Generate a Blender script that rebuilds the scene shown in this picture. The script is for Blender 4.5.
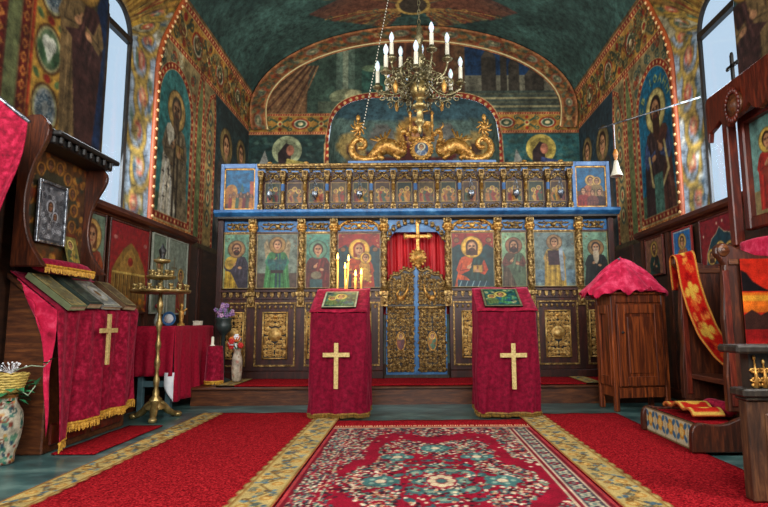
import bpy, math, random
import numpy as np
from mathutils import Matrix, Vector
R = math.radians
PI = math.pi
rnd = random.Random(7)
nrs = np.random.RandomState(11)
for o in list(bpy.data.objects):
    bpy.data.objects.remove(o)
scene = bpy.context.scene
COL = scene.collection

# ------------------------------------------------------------------ camera
cd = bpy.data.cameras.new('camera')
cam = bpy.data.objects.new('camera', cd)
COL.objects.link(cam)
cam.location = (-0.05, 0.0, 0.9)
pitch = math.atan(68.5 / 550.0)
cam.matrix_world = Matrix.Translation(cam.location) @ Matrix.Rotation(PI / 2 + pitch, 4, 'X') @ Matrix.Rotation(R(-0.43), 4, 'Z')
cd.sensor_width = 36
cd.lens = 36 * 550.0 / 768
cd.shift_x = -28 / 768
cd.clip_start = 0.05
scene.camera = cam

# ------------------------------------------------------------------ view
vs = scene.view_settings
vs.view_transform = 'Standard'
vs.look = 'None'
vs.exposure = 0.0
vs.gamma = 1.0
vs.use_curve_mapping = False

# ------------------------------------------------------------------ sky outside, daylight and added fill light
world = bpy.data.worlds.new('sky')
scene.world = world
world.use_nodes = True
bgn = world.node_tree.nodes['Background']
bgn.inputs[0].default_value = (0.66, 0.80, 0.92, 1)
bgn.inputs[1].default_value = 1.0


def area(name, loc, target, sx, sy, power, col):
    ld = bpy.data.lights.new(name, 'AREA')
    ld.shape = 'RECTANGLE'
    ld.size, ld.size_y = sx, sy
    ld.energy = power
    ld.color = col
    o = bpy.data.objects.new(name, ld)
    COL.objects.link(o)
    o.location = loc
    o.rotation_euler = (Vector(target) - Vector(loc)).to_track_quat('-Z', 'Y').to_euler()
    return o


# added unseen fills for nave, west end and altar; daylight at the choir windows
area('nave_fill_light', (-2.9, 1.4, 3.2), (1.5, 5.0, 1.6), 0.9, 2.2, 150, (1.0, 0.97, 0.93))  # fill pair added out of view to brighten the nave
area('nave_fill_light', (2.9, 1.4, 3.2), (-1.5, 5.0, 1.6), 0.9, 2.2, 150, (1.0, 0.97, 0.93))
area('west_fill_light', (0, -1.7, 3.4), (0, 6.0, 1.7), 3.0, 2.2, 330, (1.0, 0.95, 0.88))  # large fill added behind the camera; no west window is built
area('altar_fill_light', (-2.2, 8.2, 1.6), (0.6, 9.6, 5.0), 1.0, 1.0, 75, (1.0, 0.96, 0.9))  # fill pair added behind the screen to brighten the end wall
area('altar_fill_light', (2.2, 8.2, 1.6), (-0.6, 9.6, 5.0), 1.0, 1.0, 75, (1.0, 0.96, 0.9))
area('choir_window_light', (-3.16, 5.575, 3.0), (0, 5.5, 2.2), 0.5, 1.8, 45, (0.85, 0.93, 1.0))
area('choir_window_light', (3.16, 5.575, 3.0), (0, 5.5, 2.2), 0.5, 1.8, 45, (0.85, 0.93, 1.0))

# ------------------------------------------------------------------ object helpers


def lin(c):
    """sRGB 0-255 to linear 0-1"""
    out = []
    for v in c[:3]:
        v = v / 255.0
        out.append(v / 12.92 if v <= 0.04045 else ((v + 0.055) / 1.055) ** 2.4)
    return out


class MB:
    """collects shapes and links them as one mesh object"""

    def __init__(s):
        s.v = []
        s.f = []

    def add(s, verts, faces):
        n = len(s.v)
        s.v.extend([tuple(p) for p in verts])
        s.f.extend([tuple(n + i for i in f) for f in faces])
        return s

    def box(s, x0, x1, y0, y1, z0, z1):
        v = [(x0, y0, z0), (x1, y0, z0), (x1, y1, z0), (x0, y1, z0), (x0, y0, z1), (x1, y0, z1), (x1, y1, z1), (x0, y1, z1)]
        return s.add(v, [(0, 3, 2, 1), (4, 5, 6, 7), (0, 1, 5, 4), (1, 2, 6, 5), (2, 3, 7, 6), (3, 0, 4, 7)])

    def obox(s, c, sx, sy, sz, m):
        """box with centre c, half sizes, rotation matrix m (3x3)"""
        v = []
        for dz in (-1, 1):
            for dx, dy in ((-1, -1), (1, -1), (1, 1), (-1, 1)):
                v.append(Vector(c) + m @ Vector((dx * sx, dy * sy, dz * sz)))
        return s.add(v, [(0, 3, 2, 1), (4, 5, 6, 7), (0, 1, 5, 4), (1, 2, 6, 5), (2, 3, 7, 6), (3, 0, 4, 7)])

    def prism(s, pts, fn0, fn1):
        """polygon pts (2D) swept from fn0(p) to fn1(p)"""
        n = len(pts)
        v = [fn0(*p) for p in pts] + [fn1(*p) for p in pts]
        f = [tuple(range(n - 1, -1, -1)), tuple(range(n, 2 * n))]
        f += [(i, (i + 1) % n, n + (i + 1) % n, n + i) for i in range(n)]
        return s.add(v, f)

    def xz(s, pts, y0, y1):
        return s.prism(pts, lambda a, b: (a, y0, b), lambda a, b: (a, y1, b))

    def yz(s, pts, x0, x1):
        return s.prism(pts, lambda a, b: (x0, a, b), lambda a, b: (x1, a, b))

    def xy(s, pts, z0, z1):
        return s.prism(pts, lambda a, b: (a, b, z0), lambda a, b: (a, b, z1))

    def lathe(s, prof, c=(0, 0, 0), seg=16, axis='Z'):
        """prof: list of (radius, height)"""
        n = len(prof)
        v = []
        for i in range(seg):
            a = 2 * PI * i / seg
            ca, sa = math.cos(a), math.sin(a)
            for r, h in prof:
                if axis == 'Z':
                    v.append((c[0] + r * ca, c[1] + r * sa, c[2] + h))
                elif axis == 'Y':
                    v.append((c[0] + r * ca, c[1] + h, c[2] + r * sa))
                else:
                    v.append((c[0] + h, c[1] + r * ca, c[2] + r * sa))
        f = []
        for i in range(seg):
            j = (i + 1) % seg
            for k in range(n - 1):
                f.append((i * n + k, j * n + k, j * n + k + 1, i * n + k + 1))
        if prof[0][0] > 1e-5:
            f.append(tuple(i * n for i in range(seg)))
        if prof[-1][0] > 1e-5:
            f.append(tuple(i * n + n - 1 for i in range(seg)))
        return s.add(v, f)

    def ball(s, c, rx, ry=None, rz=None, seg=10, rings=6):
        ry = rx if ry is None else ry
        rz = rx if rz is None else rz
        v = [(c[0], c[1], c[2] - rz)]
        for k in range(1, rings):
            t = -PI / 2 + PI * k / rings
            for i in range(seg):
                a = 2 * PI * i / seg
                v.append((c[0] + rx * math.cos(t) * math.cos(a), c[1] + ry * math.cos(t) * math.sin(a), c[2] + rz * math.sin(t)))
        v.append((c[0], c[1], c[2] + rz))
        f = []
        for i in range(seg):
            j = (i + 1) % seg
            f.append((0, 1 + j, 1 + i))
            for k in range(rings - 2):
                a, b = 1 + k * seg, 1 + (k + 1) * seg
                f.append((a + i, a + j, b + j, b + i))
            a = 1 + (rings - 2) * seg
            f.append((a + i, a + j, len(v) - 1))
        return s.add(v, f)

    def tube(s, path, r, seg=6, closed=False, flat=1.0):
        P = [Vector(p) for p in path]
        n = len(P)
        if n < 2:
            return s
        rr = r if callable(r) else (lambda t: r)
        v = []
        nrm = None
        for i in range(n):
            a = P[(i - 1) % n] if (closed or i > 0) else P[0]
            b = P[(i + 1) % n] if (closed or i < n - 1) else P[-1]
            t = b - a
            if t.length < 1e-9:
                t = Vector((0, 0, 1))
            t.normalize()
            if nrm is None:
                h = Vector((0, 1, 0)) if abs(t.y) < 0.9 else Vector((1, 0, 0))
                nrm = h - t * h.dot(t)
            else:
                nrm = nrm - t * nrm.dot(t)
                if nrm.length < 1e-6:
                    h = Vector((0, 1, 0)) if abs(t.y) < 0.9 else Vector((1, 0, 0))
                    nrm = h - t * h.dot(t)
            nrm.normalize()
            bi = t.cross(nrm)
            q = rr(i / (n - 1))
            for k in range(seg):
                an = 2 * PI * k / seg
                v.append(P[i] + nrm * (math.cos(an) * q * flat) + bi * (math.sin(an) * q))
        f = []
        m = n if closed else n - 1
        for i in range(m):
            a, b = i * seg, ((i + 1) % n) * seg
            for k in range(seg):
                l = (k + 1) % seg
                f.append((a + k, a + l, b + l, b + k))
        if not closed:
            f.append(tuple(range(seg - 1, -1, -1)))
            f.append(tuple((n - 1) * seg + k for k in range(seg)))
        return s.add(v, f)

    def grid(s, fn, nu, nv, wrap=False):
        """surface fn(u,v), u,v in 0..1"""
        v = [fn(i / (nu if wrap else nu - 1), j / (nv - 1)) for j in range(nv) for i in range(nu)]
        f = []
        for j in range(nv - 1):
            for i in range(nu if wrap else nu - 1):
                k = (i + 1) % nu
                f.append((j * nu + i, j * nu + k, (j + 1) * nu + k, (j + 1) * nu + i))
        return s.add(v, f)

    def move(s, m):
        s.v = [tuple(m @ Vector(p)) for p in s.v]
        return s

    def mesh(s, name, mat, smooth=False):
        me = bpy.data.meshes.new(name)
        me.from_pydata(s.v, [], s.f)
        me.validate()
        if smooth:
            me.polygons.foreach_set('use_smooth', [True] * len(me.polygons))
        me.materials.append(mat)
        me.update()
        return me

    def build(s, name, mat, parent=None, smooth=False, bevel=0, solid=0, sub=0):
        return link(name, s.mesh(name, mat, smooth), parent, bevel, solid, sub, smooth)


def link(name, me, parent=None, bevel=0, solid=0, sub=0, smooth=False):
    o = bpy.data.objects.new(name, me)
    COL.objects.link(o)
    if parent is not None:
        o.parent = parent
        o.matrix_parent_inverse = world_of(parent).inverted()
    if solid:
        m = o.modifiers.new('solid', 'SOLIDIFY')
        m.thickness = solid
        m.offset = 0
    if bevel:
        m = o.modifiers.new('bevel', 'BEVEL')
        m.width = bevel
        m.segments = 1
        m.limit_method = 'ANGLE'
        m.angle_limit = R(40)
    if sub:
        m = o.modifiers.new('sub', 'SUBSURF')
        m.levels = m.render_levels = sub
    return o


def world_of(o):
    m = o.matrix_basis.copy()
    while o.parent is not None:
        m = o.parent.matrix_basis @ o.matrix_parent_inverse @ m
        o = o.parent
    return m


def tag(o, label=None, cat=None, group=None, kind=None):
    if label:
        o['label'] = label
    if cat:
        o['category'] = cat
    if group:
        o['group'] = group
    if kind:
        o['kind'] = kind
    return o


def thing(name, loc, label, cat, group=None, rz=0.0):
    o = bpy.data.objects.new(name, None)
    COL.objects.link(o)
    o.empty_display_size = 0.1
    o.location = loc
    o.rotation_euler = (0, 0, rz)
    return tag(o, label, cat, group)


def dup(root, delta, label=None, group=None, rz=None):
    r = root.copy()
    COL.objects.link(r)
    r.location = Vector(root.location) + Vector(delta)
    if rz is not None:
        r.rotation_euler = (0, 0, rz)
    if label:
        r['label'] = label
    if group:
        r['group'] = group
    for ch in root.children:
        c = ch.copy()
        COL.objects.link(c)
        c.parent = r
        for g in ch.children:
            d = g.copy()
            COL.objects.link(d)
            d.parent = c
    return r


# ------------------------------------------------------------------ materials
MATS = {}


def newmat(name):
    m = bpy.data.materials.new(name)
    m.use_nodes = True
    nt = m.node_tree
    b = nt.nodes['Principled BSDF']
    MATS[name] = m
    return m, nt, b


def noise(nt, scale, detail=4, rough=0.6, stretch=None, dist=0.0):
    n = nt.nodes.new('ShaderNodeTexNoise')
    n.inputs['Scale'].default_value = scale
    n.inputs['Detail'].default_value = detail
    n.inputs['Roughness'].default_value = rough
    n.inputs['Distortion'].default_value = dist
    tc = nt.nodes.new('ShaderNodeTexCoord')
    if stretch:
        mp = nt.nodes.new('ShaderNodeMapping')
        mp.inputs['Scale'].default_value = stretch
        nt.links.new(tc.outputs['Object'], mp.inputs[0])
        nt.links.new(mp.outputs[0], n.inputs['Vector'])
    else:
        nt.links.new(tc.outputs['Object'], n.inputs['Vector'])
    return n


def ramp(nt, src, stops):
    r = nt.nodes.new('ShaderNodeValToRGB')
    els = r.color_ramp.elements
    while len(els) < len(stops):
        els.new(0.5)
    for e, (p, c) in zip(els, stops):
        e.position = p
        e.color = (*lin(c), 1)
    nt.links.new(src, r.inputs[0])
    return r


def bump(nt, b, src, strength, dist=0.01):
    n = nt.nodes.new('ShaderNodeBump')
    n.inputs['Strength'].default_value = strength
    n.inputs['Distance'].default_value = dist
    nt.links.new(src, n.inputs['Height'])
    nt.links.new(n.outputs[0], b.inputs['Normal'])


def m_noise(name, stops, scale, rough=0.6, metal=0.0, bumps=0.0, stretch=None, detail=5, dist=0.0, sheen=0.0, sheencol=(255, 255, 255), spec=0.5):
    m, nt, b = newmat(name)
    n = noise(nt, scale, detail, 0.65, stretch, dist)
    r = ramp(nt, n.outputs['Fac'], stops)
    nt.links.new(r.outputs[0], b.inputs['Base Color'])
    b.inputs['Roughness'].default_value = rough
    b.inputs['Metallic'].default_value = metal
    b.inputs['Specular IOR Level'].default_value = spec
    if sheen:
        b.inputs['Sheen Weight'].default_value = sheen
        b.inputs['Sheen Tint'].default_value = (*lin(sheencol), 1)
        b.inputs['Sheen Roughness'].default_value = 0.4
    if bumps:
        bump(nt, b, n.outputs['Fac'], bumps)
    return m


def m_painted(name, rough=0.7, grime=0.5, scale=14, bumps=0.15, spec=0.3):
    """colours come from the painted colour attribute, broken up by noise wear"""
    m, nt, b = newmat(name)
    at = nt.nodes.new('ShaderNodeAttribute')
    at.attribute_name = 'paint'
    n = noise(nt, scale, 6, 0.7)
    r = ramp(nt, n.outputs['Fac'], [(0.3, (int(255 * (1 - grime)),) * 3), (0.7, (255, 255, 255))])
    mx = nt.nodes.new('ShaderNodeMix')
    mx.data_type = 'RGBA'
    mx.blend_type = 'MULTIPLY'
    mx.inputs[0].default_value = 1
    nt.links.new(at.outputs['Color'], mx.inputs[6])
    nt.links.new(r.outputs[0], mx.inputs[7])
    nt.links.new(mx.outputs[2], b.inputs['Base Color'])
    b.inputs['Roughness'].default_value = rough
    b.inputs['Specular IOR Level'].default_value = spec
    if bumps:
        bump(nt, b, n.outputs['Fac'], bumps, 0.006)
    return m


FRESCO = m_painted('fresco_paint', 0.75, 0.55, 11, 0.25)
ICON = m_painted('icon_paint', 0.42, 0.5, 16, 0.06, 0.4)
TEXTILE = m_painted('woven_textile', 0.95, 0.35, 120, 0.4, 0.1)
FLOOR = m_noise('slate_floor', [(0.25, (26, 44, 46)), (0.5, (58, 92, 92)), (0.75, (112, 146, 140))], 2.2, 0.3, bumps=0.08, stretch=(1, 2.2, 1))
WOOD = m_noise('dark_wood', [(0.25, (20, 8, 4)), (0.5, (60, 26, 13)), (0.75, (110, 54, 26))], 5, 0.38, bumps=0.12, stretch=(7, 7, 0.9), dist=0.6)
WOODH = m_noise('dark_wood_long_grain', [(0.25, (30, 13, 7)), (0.5, (74, 34, 18)), (0.75, (112, 58, 30))], 5, 0.4, bumps=0.12, stretch=(7, 0.9, 7), dist=0.6)
WOODX = m_noise('brown_wood_cross_grain', [(0.25, (34, 16, 8)), (0.5, (80, 42, 20)), (0.75, (120, 70, 34))], 5, 0.4, bumps=0.12, stretch=(0.9, 7, 7), dist=0.6)
MAHOG = m_noise('red_mahogany', [(0.25, (30, 8, 5)), (0.5, (78, 24, 13)), (0.75, (124, 48, 26))], 5, 0.35, bumps=0.1, stretch=(6, 6, 1.0), dist=0.6)
PANELW = m_noise('iconostasis_wood', [(0.25, (20, 8, 6)), (0.5, (50, 19, 12)), (0.75, (84, 36, 22))], 4, 0.4, bumps=0.08, stretch=(5, 5, 1.0))
GRAINW = m_noise('grained_cabinet_wood', [(0.28, (30, 12, 6)), (0.46, (84, 36, 16)), (0.62, (142, 68, 28)), (0.8, (206, 112, 46))], 3.2, 0.4, bumps=0.15, stretch=(9, 9, 0.55), dist=1.2, detail=6)
BLACKW = m_noise('blackened_wood', [(0.3, (14, 11, 9)), (0.6, (46, 38, 30)), (0.8, (92, 80, 62))], 7, 0.45, bumps=0.2, stretch=(5, 5, 1))
GOLD = m_noise('gilded_carving', [(0.28, (84, 50, 18)), (0.5, (184, 132, 60)), (0.72, (236, 198, 118))], 22, 0.42, metal=0.6, bumps=0.3)
GILTDARK = m_noise('tarnished_gilding', [(0.3, (46, 30, 14)), (0.5, (120, 90, 44)), (0.7, (206, 174, 108))], 34, 0.42, metal=0.55, bumps=0.25)
BRASS = m_noise('aged_brass', [(0.3, (92, 76, 42)), (0.55, (166, 142, 88)), (0.75, (216, 198, 146))], 12, 0.38, metal=0.7, bumps=0.1)
BRONZE = m_noise('chandelier_bronze', [(0.3, (62, 56, 40)), (0.55, (136, 126, 92)), (0.75, (206, 198, 164))], 14, 0.36, metal=0.75, bumps=0.1)
SILVER = m_noise('oxidised_silver', [(0.3, (50, 54, 60)), (0.5, (120, 126, 134)), (0.72, (214, 220, 226))], 26, 0.32, metal=0.85, bumps=0.5)
BLUE = m_noise('blue_paint', [(0.3, (20, 66, 112)), (0.55, (44, 112, 170)), (0.8, (104, 168, 214))], 7, 0.4, bumps=0.05)
PALEBLUE = m_noise('pale_blue_paint', [(0.3, (58, 90, 138)), (0.6, (98, 136, 184)), (0.8, (150, 182, 216))], 6, 0.45, bumps=0.05)
VELVET = m_noise('crimson_velvet', [(0.25, (70, 3, 20)), (0.5, (128, 8, 38)), (0.72, (178, 34, 68))], 26, 0.8, bumps=0.35, sheen=0.35, sheencol=(255, 120, 150), spec=0.15)
VELVETD = m_noise('deep_crimson_velvet', [(0.3, (80, 4, 24)), (0.5, (108, 7, 34)), (0.7, (132, 14, 46))], 30, 0.8, bumps=0.3, sheen=0.3, sheencol=(255, 110, 140), spec=0.12)
REDCLOTH = m_noise('plain_crimson_cloth', [(0.3, (112, 6, 28)), (0.5, (144, 12, 40)), (0.7, (166, 22, 52))], 40, 0.75, bumps=0.1, sheen=0.25, sheencol=(255, 120, 140), spec=0.15)
CROSS = m_noise('pale_gold_braid', [(0.3, (150, 124, 66)), (0.7, (214, 192, 126))], 60, 0.6, bumps=0.3)
VELVETB = m_noise('rose_velvet', [(0.25, (120, 8, 34)), (0.5, (190, 28, 66)), (0.72, (228, 80, 112))], 11, 0.8, bumps=0.35, sheen=0.4, sheencol=(255, 150, 170), spec=0.15)
REDSILK = m_noise('red_curtain_cloth', [(0.3, (134, 2, 12)), (0.55, (192, 8, 22)), (0.8, (222, 32, 42))], 3, 0.6, bumps=0.05, stretch=(6, 6, 0.4), sheen=0.3, sheencol=(255, 90, 90))
CARPET = m_noise('red_carpet_pile', [(0.34, (52, 2, 8)), (0.5, (134, 12, 22)), (0.66, (196, 44, 50))], 90, 0.95, bumps=0.8, detail=8, spec=0.05)
FRINGE = m_noise('gold_fringe', [(0.3, (120, 78, 12)), (0.55, (206, 152, 40)), (0.75, (246, 208, 96))], 60, 0.6, bumps=0.5)
IVORY = m_noise('candle_tube_cream', [(0.3, (198, 190, 168)), (0.7, (240, 234, 214))], 10, 0.5)
WHITE = m_noise('white_linen', [(0.3, (196, 202, 210)), (0.7, (240, 242, 244))], 8, 0.7, bumps=0.1)
GREEN = m_noise('leaf_green', [(0.3, (22, 74, 46)), (0.6, (48, 132, 84)), (0.8, (96, 178, 120))], 14, 0.5)
BLACK = m_noise('dark_iron', [(0.3, (8, 8, 9)), (0.7, (30, 29, 28))], 12, 0.5)
DARKW = m_noise('dark_wainscot', [(0.3, (24, 14, 9)), (0.55, (52, 30, 18)), (0.8, (80, 50, 30))], 4, 0.5, bumps=0.1, stretch=(5, 1, 5))  # the wainscot's own dark brown wood
WAX = m_noise('yellow_beeswax', [(0.3, (220, 160, 60)), (0.7, (246, 200, 104))], 8, 0.5)
STONE = m_noise('dim_plaster', [(0.3, (32, 36, 32)), (0.7, (74, 78, 68))], 5, 0.8, bumps=0.1)


def plain(name, col, rough=0.5, metal=0.0):
    lo = tuple(int(c * 0.78) for c in col)
    return m_noise(name, [(0.3, lo), (0.7, col)], 18, rough, metal, 0.1)


def m_emit(name, col, strength):
    m, nt, b = newmat(name)
    b.inputs['Base Color'].default_value = (*lin(col), 1)
    b.inputs['Emission Color'].default_value = (*lin(col), 1)
    b.inputs['Emission Strength'].default_value = strength
    return m


FLAME = m_emit('candle_flame', (255, 178, 70), 14)


def m_glass(name, col, rough):
    m, nt, b = newmat(name)
    nt.nodes.remove(b)
    out = nt.nodes['Material Output']
    t = nt.nodes.new('ShaderNodeBsdfTransparent')
    t.inputs[0].default_value = (*lin(col), 1)
    g = nt.nodes.new('ShaderNodeBsdfGlossy')
    g.inputs['Roughness'].default_value = rough
    mx = nt.nodes.new('ShaderNodeMixShader')
    mx.inputs[0].default_value = 0.06
    nt.links.new(t.outputs[0], mx.inputs[1])
    nt.links.new(g.outputs[0], mx.inputs[2])
    nt.links.new(mx.outputs[0], out.inputs[0])
    return m


GLASS = m_glass('window_glass', (245, 250, 255), 0.05)
BULB = newmat('milky_bulb_glass')[0]
_b = BULB.node_tree.nodes['Principled BSDF']
_b.inputs['Base Color'].default_value = (0.72, 0.82, 0.92, 1)
_b.inputs['Roughness'].default_value = 0.12
_b.inputs['Subsurface Weight'].default_value = 0.3

# ------------------------------------------------------------------ painting on grids (colour attribute on real surfaces)


def vnoise(ny, nx, cells, seed, octaves=3):
    r = np.random.RandomState(seed)
    out = np.zeros((ny, nx))
    amp, tot = 1.0, 0.0
    c = cells
    for _ in range(octaves):
        gy, gx = max(2, int(c * ny / max(nx, ny)) + 2), max(2, int(c * nx / max(nx, ny)) + 2)
        g = r.rand(gy, gx)
        y = np.linspace(0, gy - 1.001, ny)
        x = np.linspace(0, gx - 1.001, nx)
        yi, xi = y.astype(int), x.astype(int)
        fy, fx = (y - yi)[:, None], (x - xi)[None, :]
        fy, fx = fy * fy * (3 - 2 * fy), fx * fx * (3 - 2 * fx)
        a = g[np.ix_(yi, xi)] * (1 - fx) + g[np.ix_(yi, xi + 1)] * fx
        b = g[np.ix_(yi + 1, xi)] * (1 - fx) + g[np.ix_(yi + 1, xi + 1)] * fx
        out += amp * (a * (1 - fy) + b * fy)
        tot += amp
        amp *= 0.55
        c *= 2.1
    return out / tot


class CV:
    """a canvas in metres, y up, sRGB colours"""

    def __init__(s, x0, x1, y0, y1, step, bg, stepy=None):
        stepy = stepy or step
        s.nx = max(2, int(round((x1 - x0) / step)) + 1)
        s.ny = max(2, int(round((y1 - y0) / stepy)) + 1)
        s.x = np.linspace(x0, x1, s.nx)
        s.y = np.linspace(y0, y1, s.ny)
        s.px = max((x1 - x0) / (s.nx - 1), (y1 - y0) / (s.ny - 1))
        s.b = (x0, x1, y0, y1)
        s.a = np.ones((s.ny, s.nx, 3)) * (np.array(bg[:3]) / 255.0)

    def win(s, x0, x1, y0, y1):
        p = s.px * 1.5
        i0, i1 = np.searchsorted(s.x, [x0 - p, x1 + p])
        j0, j1 = np.searchsorted(s.y, [y0 - p, y1 + p])
        if i1 <= i0 or j1 <= j0:
            return None
        return j0, j1, i0, i1, s.x[None, i0:i1], s.y[j0:j1, None]

    def mix(s, w, m, col, al=1.0):
        j0, j1, i0, i1 = w[:4]
        m = np.clip(m, 0, 1)[..., None] * al
        s.a[j0:j1, i0:i1] = s.a[j0:j1, i0:i1] * (1 - m) + m * (np.array(col[:3]) / 255.0)

    def rect(s, x0, x1, y0, y1, col, al=1.0):
        w = s.win(x0, x1, y0, y1)
        if w is None:
            return
        X, Y = w[4], w[5]
        m = np.minimum(np.minimum(X - x0, x1 - X), np.minimum(Y - y0, y1 - Y)) / s.px + 0.5
        s.mix(w, m, col, al)

    def ell(s, cx, cy, rx, ry, col, al=1.0, rot=0.0, ring=0.0):
        rr = max(rx, ry)
        w = s.win(cx - rr, cx + rr, cy - rr, cy + rr)
        if w is None:
            return
        X, Y = w[4] - cx, w[5] - cy
        if rot:
            c, q = math.cos(rot), math.sin(rot)
            X, Y = X * c + Y * q, -X * q + Y * c
        d = np.sqrt((X / rx) ** 2 + (Y / ry) ** 2)
        k = min(rx, ry)
        m = (1 - d) * k / s.px + 0.5
        if ring:
            m = np.minimum(m, (d - 1 + ring / k) * k / s.px + 0.5)
        s.mix(w, m, col, al)

    def poly(s, pts, col, al=1.0):
        P = np.array(pts, float)
        w = s.win(P[:, 0].min(), P[:, 0].max(), P[:, 1].min(), P[:, 1].max())
        if w is None:
            return
        X, Y = np.broadcast_arrays(w[4], w[5])
        acc = np.zeros(X.shape)
        for ox, oy in ((-.25, -.25), (.25, -.25), (-.25, .25), (.25, .25)):
            ins = np.zeros(X.shape, bool)
            A, B = X + ox * s.px, Y + oy * s.px
            for i in range(len(P)):
                x1, y1 = P[i]
                x2, y2 = P[(i + 1) % len(P)]
                if y1 == y2:
                    continue
                c = ((y1 > B) != (y2 > B)) & (A < (x2 - x1) * (B - y1) / (y2 - y1) + x1)
                ins ^= c
            acc += ins
        s.mix(w, acc / 4, col, al)

    def line(s, pts, wd, col, al=1.0):
        P = np.array(pts, float)
        for i in range(len(P) - 1):
            x1, y1 = P[i]
            x2, y2 = P[i + 1]
            w = s.win(min(x1, x2) - wd, max(x1, x2) + wd, min(y1, y2) - wd, max(y1, y2) + wd)
            if w is None:
                continue
            X, Y = w[4], w[5]
            L = (x2 - x1) ** 2 + (y2 - y1) ** 2 + 1e-12
            t = np.clip(((X - x1) * (x2 - x1) + (Y - y1) * (y2 - y1)) / L, 0, 1)
            d = np.sqrt((X - x1 - t * (x2 - x1)) ** 2 + (Y - y1 - t * (y2 - y1)) ** 2)
            s.mix(w, (wd / 2 - d) / s.px + 0.5, col, al)

    def spiral(s, cx, cy, r, a0, turns, wd, col, al=1.0):
        n = 14
        s.line([(cx + r * (1 - .85 * i / n) * math.cos(a0 + turns * 2 * PI * i / n), cy + r * (1 - .85 * i / n) * math.sin(a0 + turns * 2 * PI * i / n)) for i in range(n + 1)], wd, col, al)

    def mottle(s, amt, cells, seed, tint=None):
        n = vnoise(s.ny, s.nx, cells, seed) - 0.5
        s.a = np.clip(s.a * (1 + amt * 2 * n[..., None]), 0, 1)
        if tint is not None:
            m = np.clip((vnoise(s.ny, s.nx, cells * .7, seed + 5) - .5) * 4, 0, 1)[..., None] * .5
            s.a = s.a * (1 - m) + m * np.array(tint) / 255.0

    def dots(s, pts, r, col):
        for x, y in pts:
            s.ell(x, y, r, r, col)

    def sample(s, x, y):
        i = np.clip(np.round((x - s.b[0]) / (s.b[1] - s.b[0]) * (s.nx - 1)).astype(int), 0, s.nx - 1)
        j = np.clip(np.round((y - s.b[2]) / (s.b[3] - s.b[2]) * (s.ny - 1)).astype(int), 0, s.ny - 1)
        return s.a[j, i]


def s2l(a):
    return np.where(a <= 0.04045, a / 12.92, ((a + 0.055) / 1.055) ** 2.4)


def paint_mesh(name, verts, faces, cols, mat, smooth=True):
    me = bpy.data.meshes.new(name)
    me.vertices.add(len(verts))
    me.vertices.foreach_set('co', np.asarray(verts, np.float32).ravel())
    faces = np.asarray(faces, np.int32)
    nf, k = faces.shape
    me.loops.add(nf * k)
    me.loops.foreach_set('vertex_index', faces.ravel())
    me.polygons.add(nf)
    me.polygons.foreach_set('loop_start', np.arange(0, nf * k, k, dtype=np.int32))
    me.polygons.foreach_set('loop_total', np.full(nf, k, np.int32))
    if smooth:
        me.polygons.foreach_set('use_smooth', np.ones(nf, bool))
    me.update(calc_edges=True)
    at = me.color_attributes.new('paint', 'FLOAT_COLOR', 'POINT')
    c = np.ones((len(verts), 4), np.float32)
    c[:, :3] = s2l(np.clip(cols, 0, 1))
    at.data.foreach_set('color', c.ravel())
    me.materials.append(mat)
    return me


def grid_faces(nx, ny, off=0):
    j, i = np.meshgrid(np.arange(ny - 1), np.arange(nx - 1), indexing='ij')
    a = (j * nx + i).ravel() + off
    return np.stack([a, a + 1, a + nx + 1, a + nx], 1)


def panel(cv, o, U, V, depth=0.015):
    """verts, faces, colours of a painted board: front grid at o + x*U + y*V, edges and back behind it"""
    o, U, V = np.array(o, float), np.array(U, float), np.array(V, float)
    N = np.cross(U, V)
    N /= np.linalg.norm(N)
    X, Y = np.meshgrid(cv.x, cv.y)
    P = o + X[..., None] * U + Y[..., None] * V
    v = P.reshape(-1, 3)
    f = grid_faces(cv.nx, cv.ny)
    c = cv.a.reshape(-1, 3)
    nx, ny = cv.nx, cv.ny
    if depth:
        corners = [P[0, 0], P[0, -1], P[-1, -1], P[-1, 0]]
        n = len(v)
        vb = np.array(corners + [q - N * depth for q in corners])
        fb = np.array([(0, 4, 5, 1), (1, 5, 6, 2), (2, 6, 7, 3), (3, 7, 4, 0), (7, 6, 5, 4)]) + n
        v = np.vstack([v, vb])
        f = np.vstack([f, fb])
        c = np.vstack([c, np.tile([[.16, .1, .06]], (8, 1))])
    return v, f, c


def board(name, cv, o, U, V, mat=None, parent=None, depth=0.015):
    v, f, c = panel(cv, o, U, V, depth)
    return link(name, paint_mesh(name, v, f, c, mat or ICON, False), parent)


# ---- motifs
SKIN = (206, 150, 106)
GOLDC = (206, 158, 62)


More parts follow.
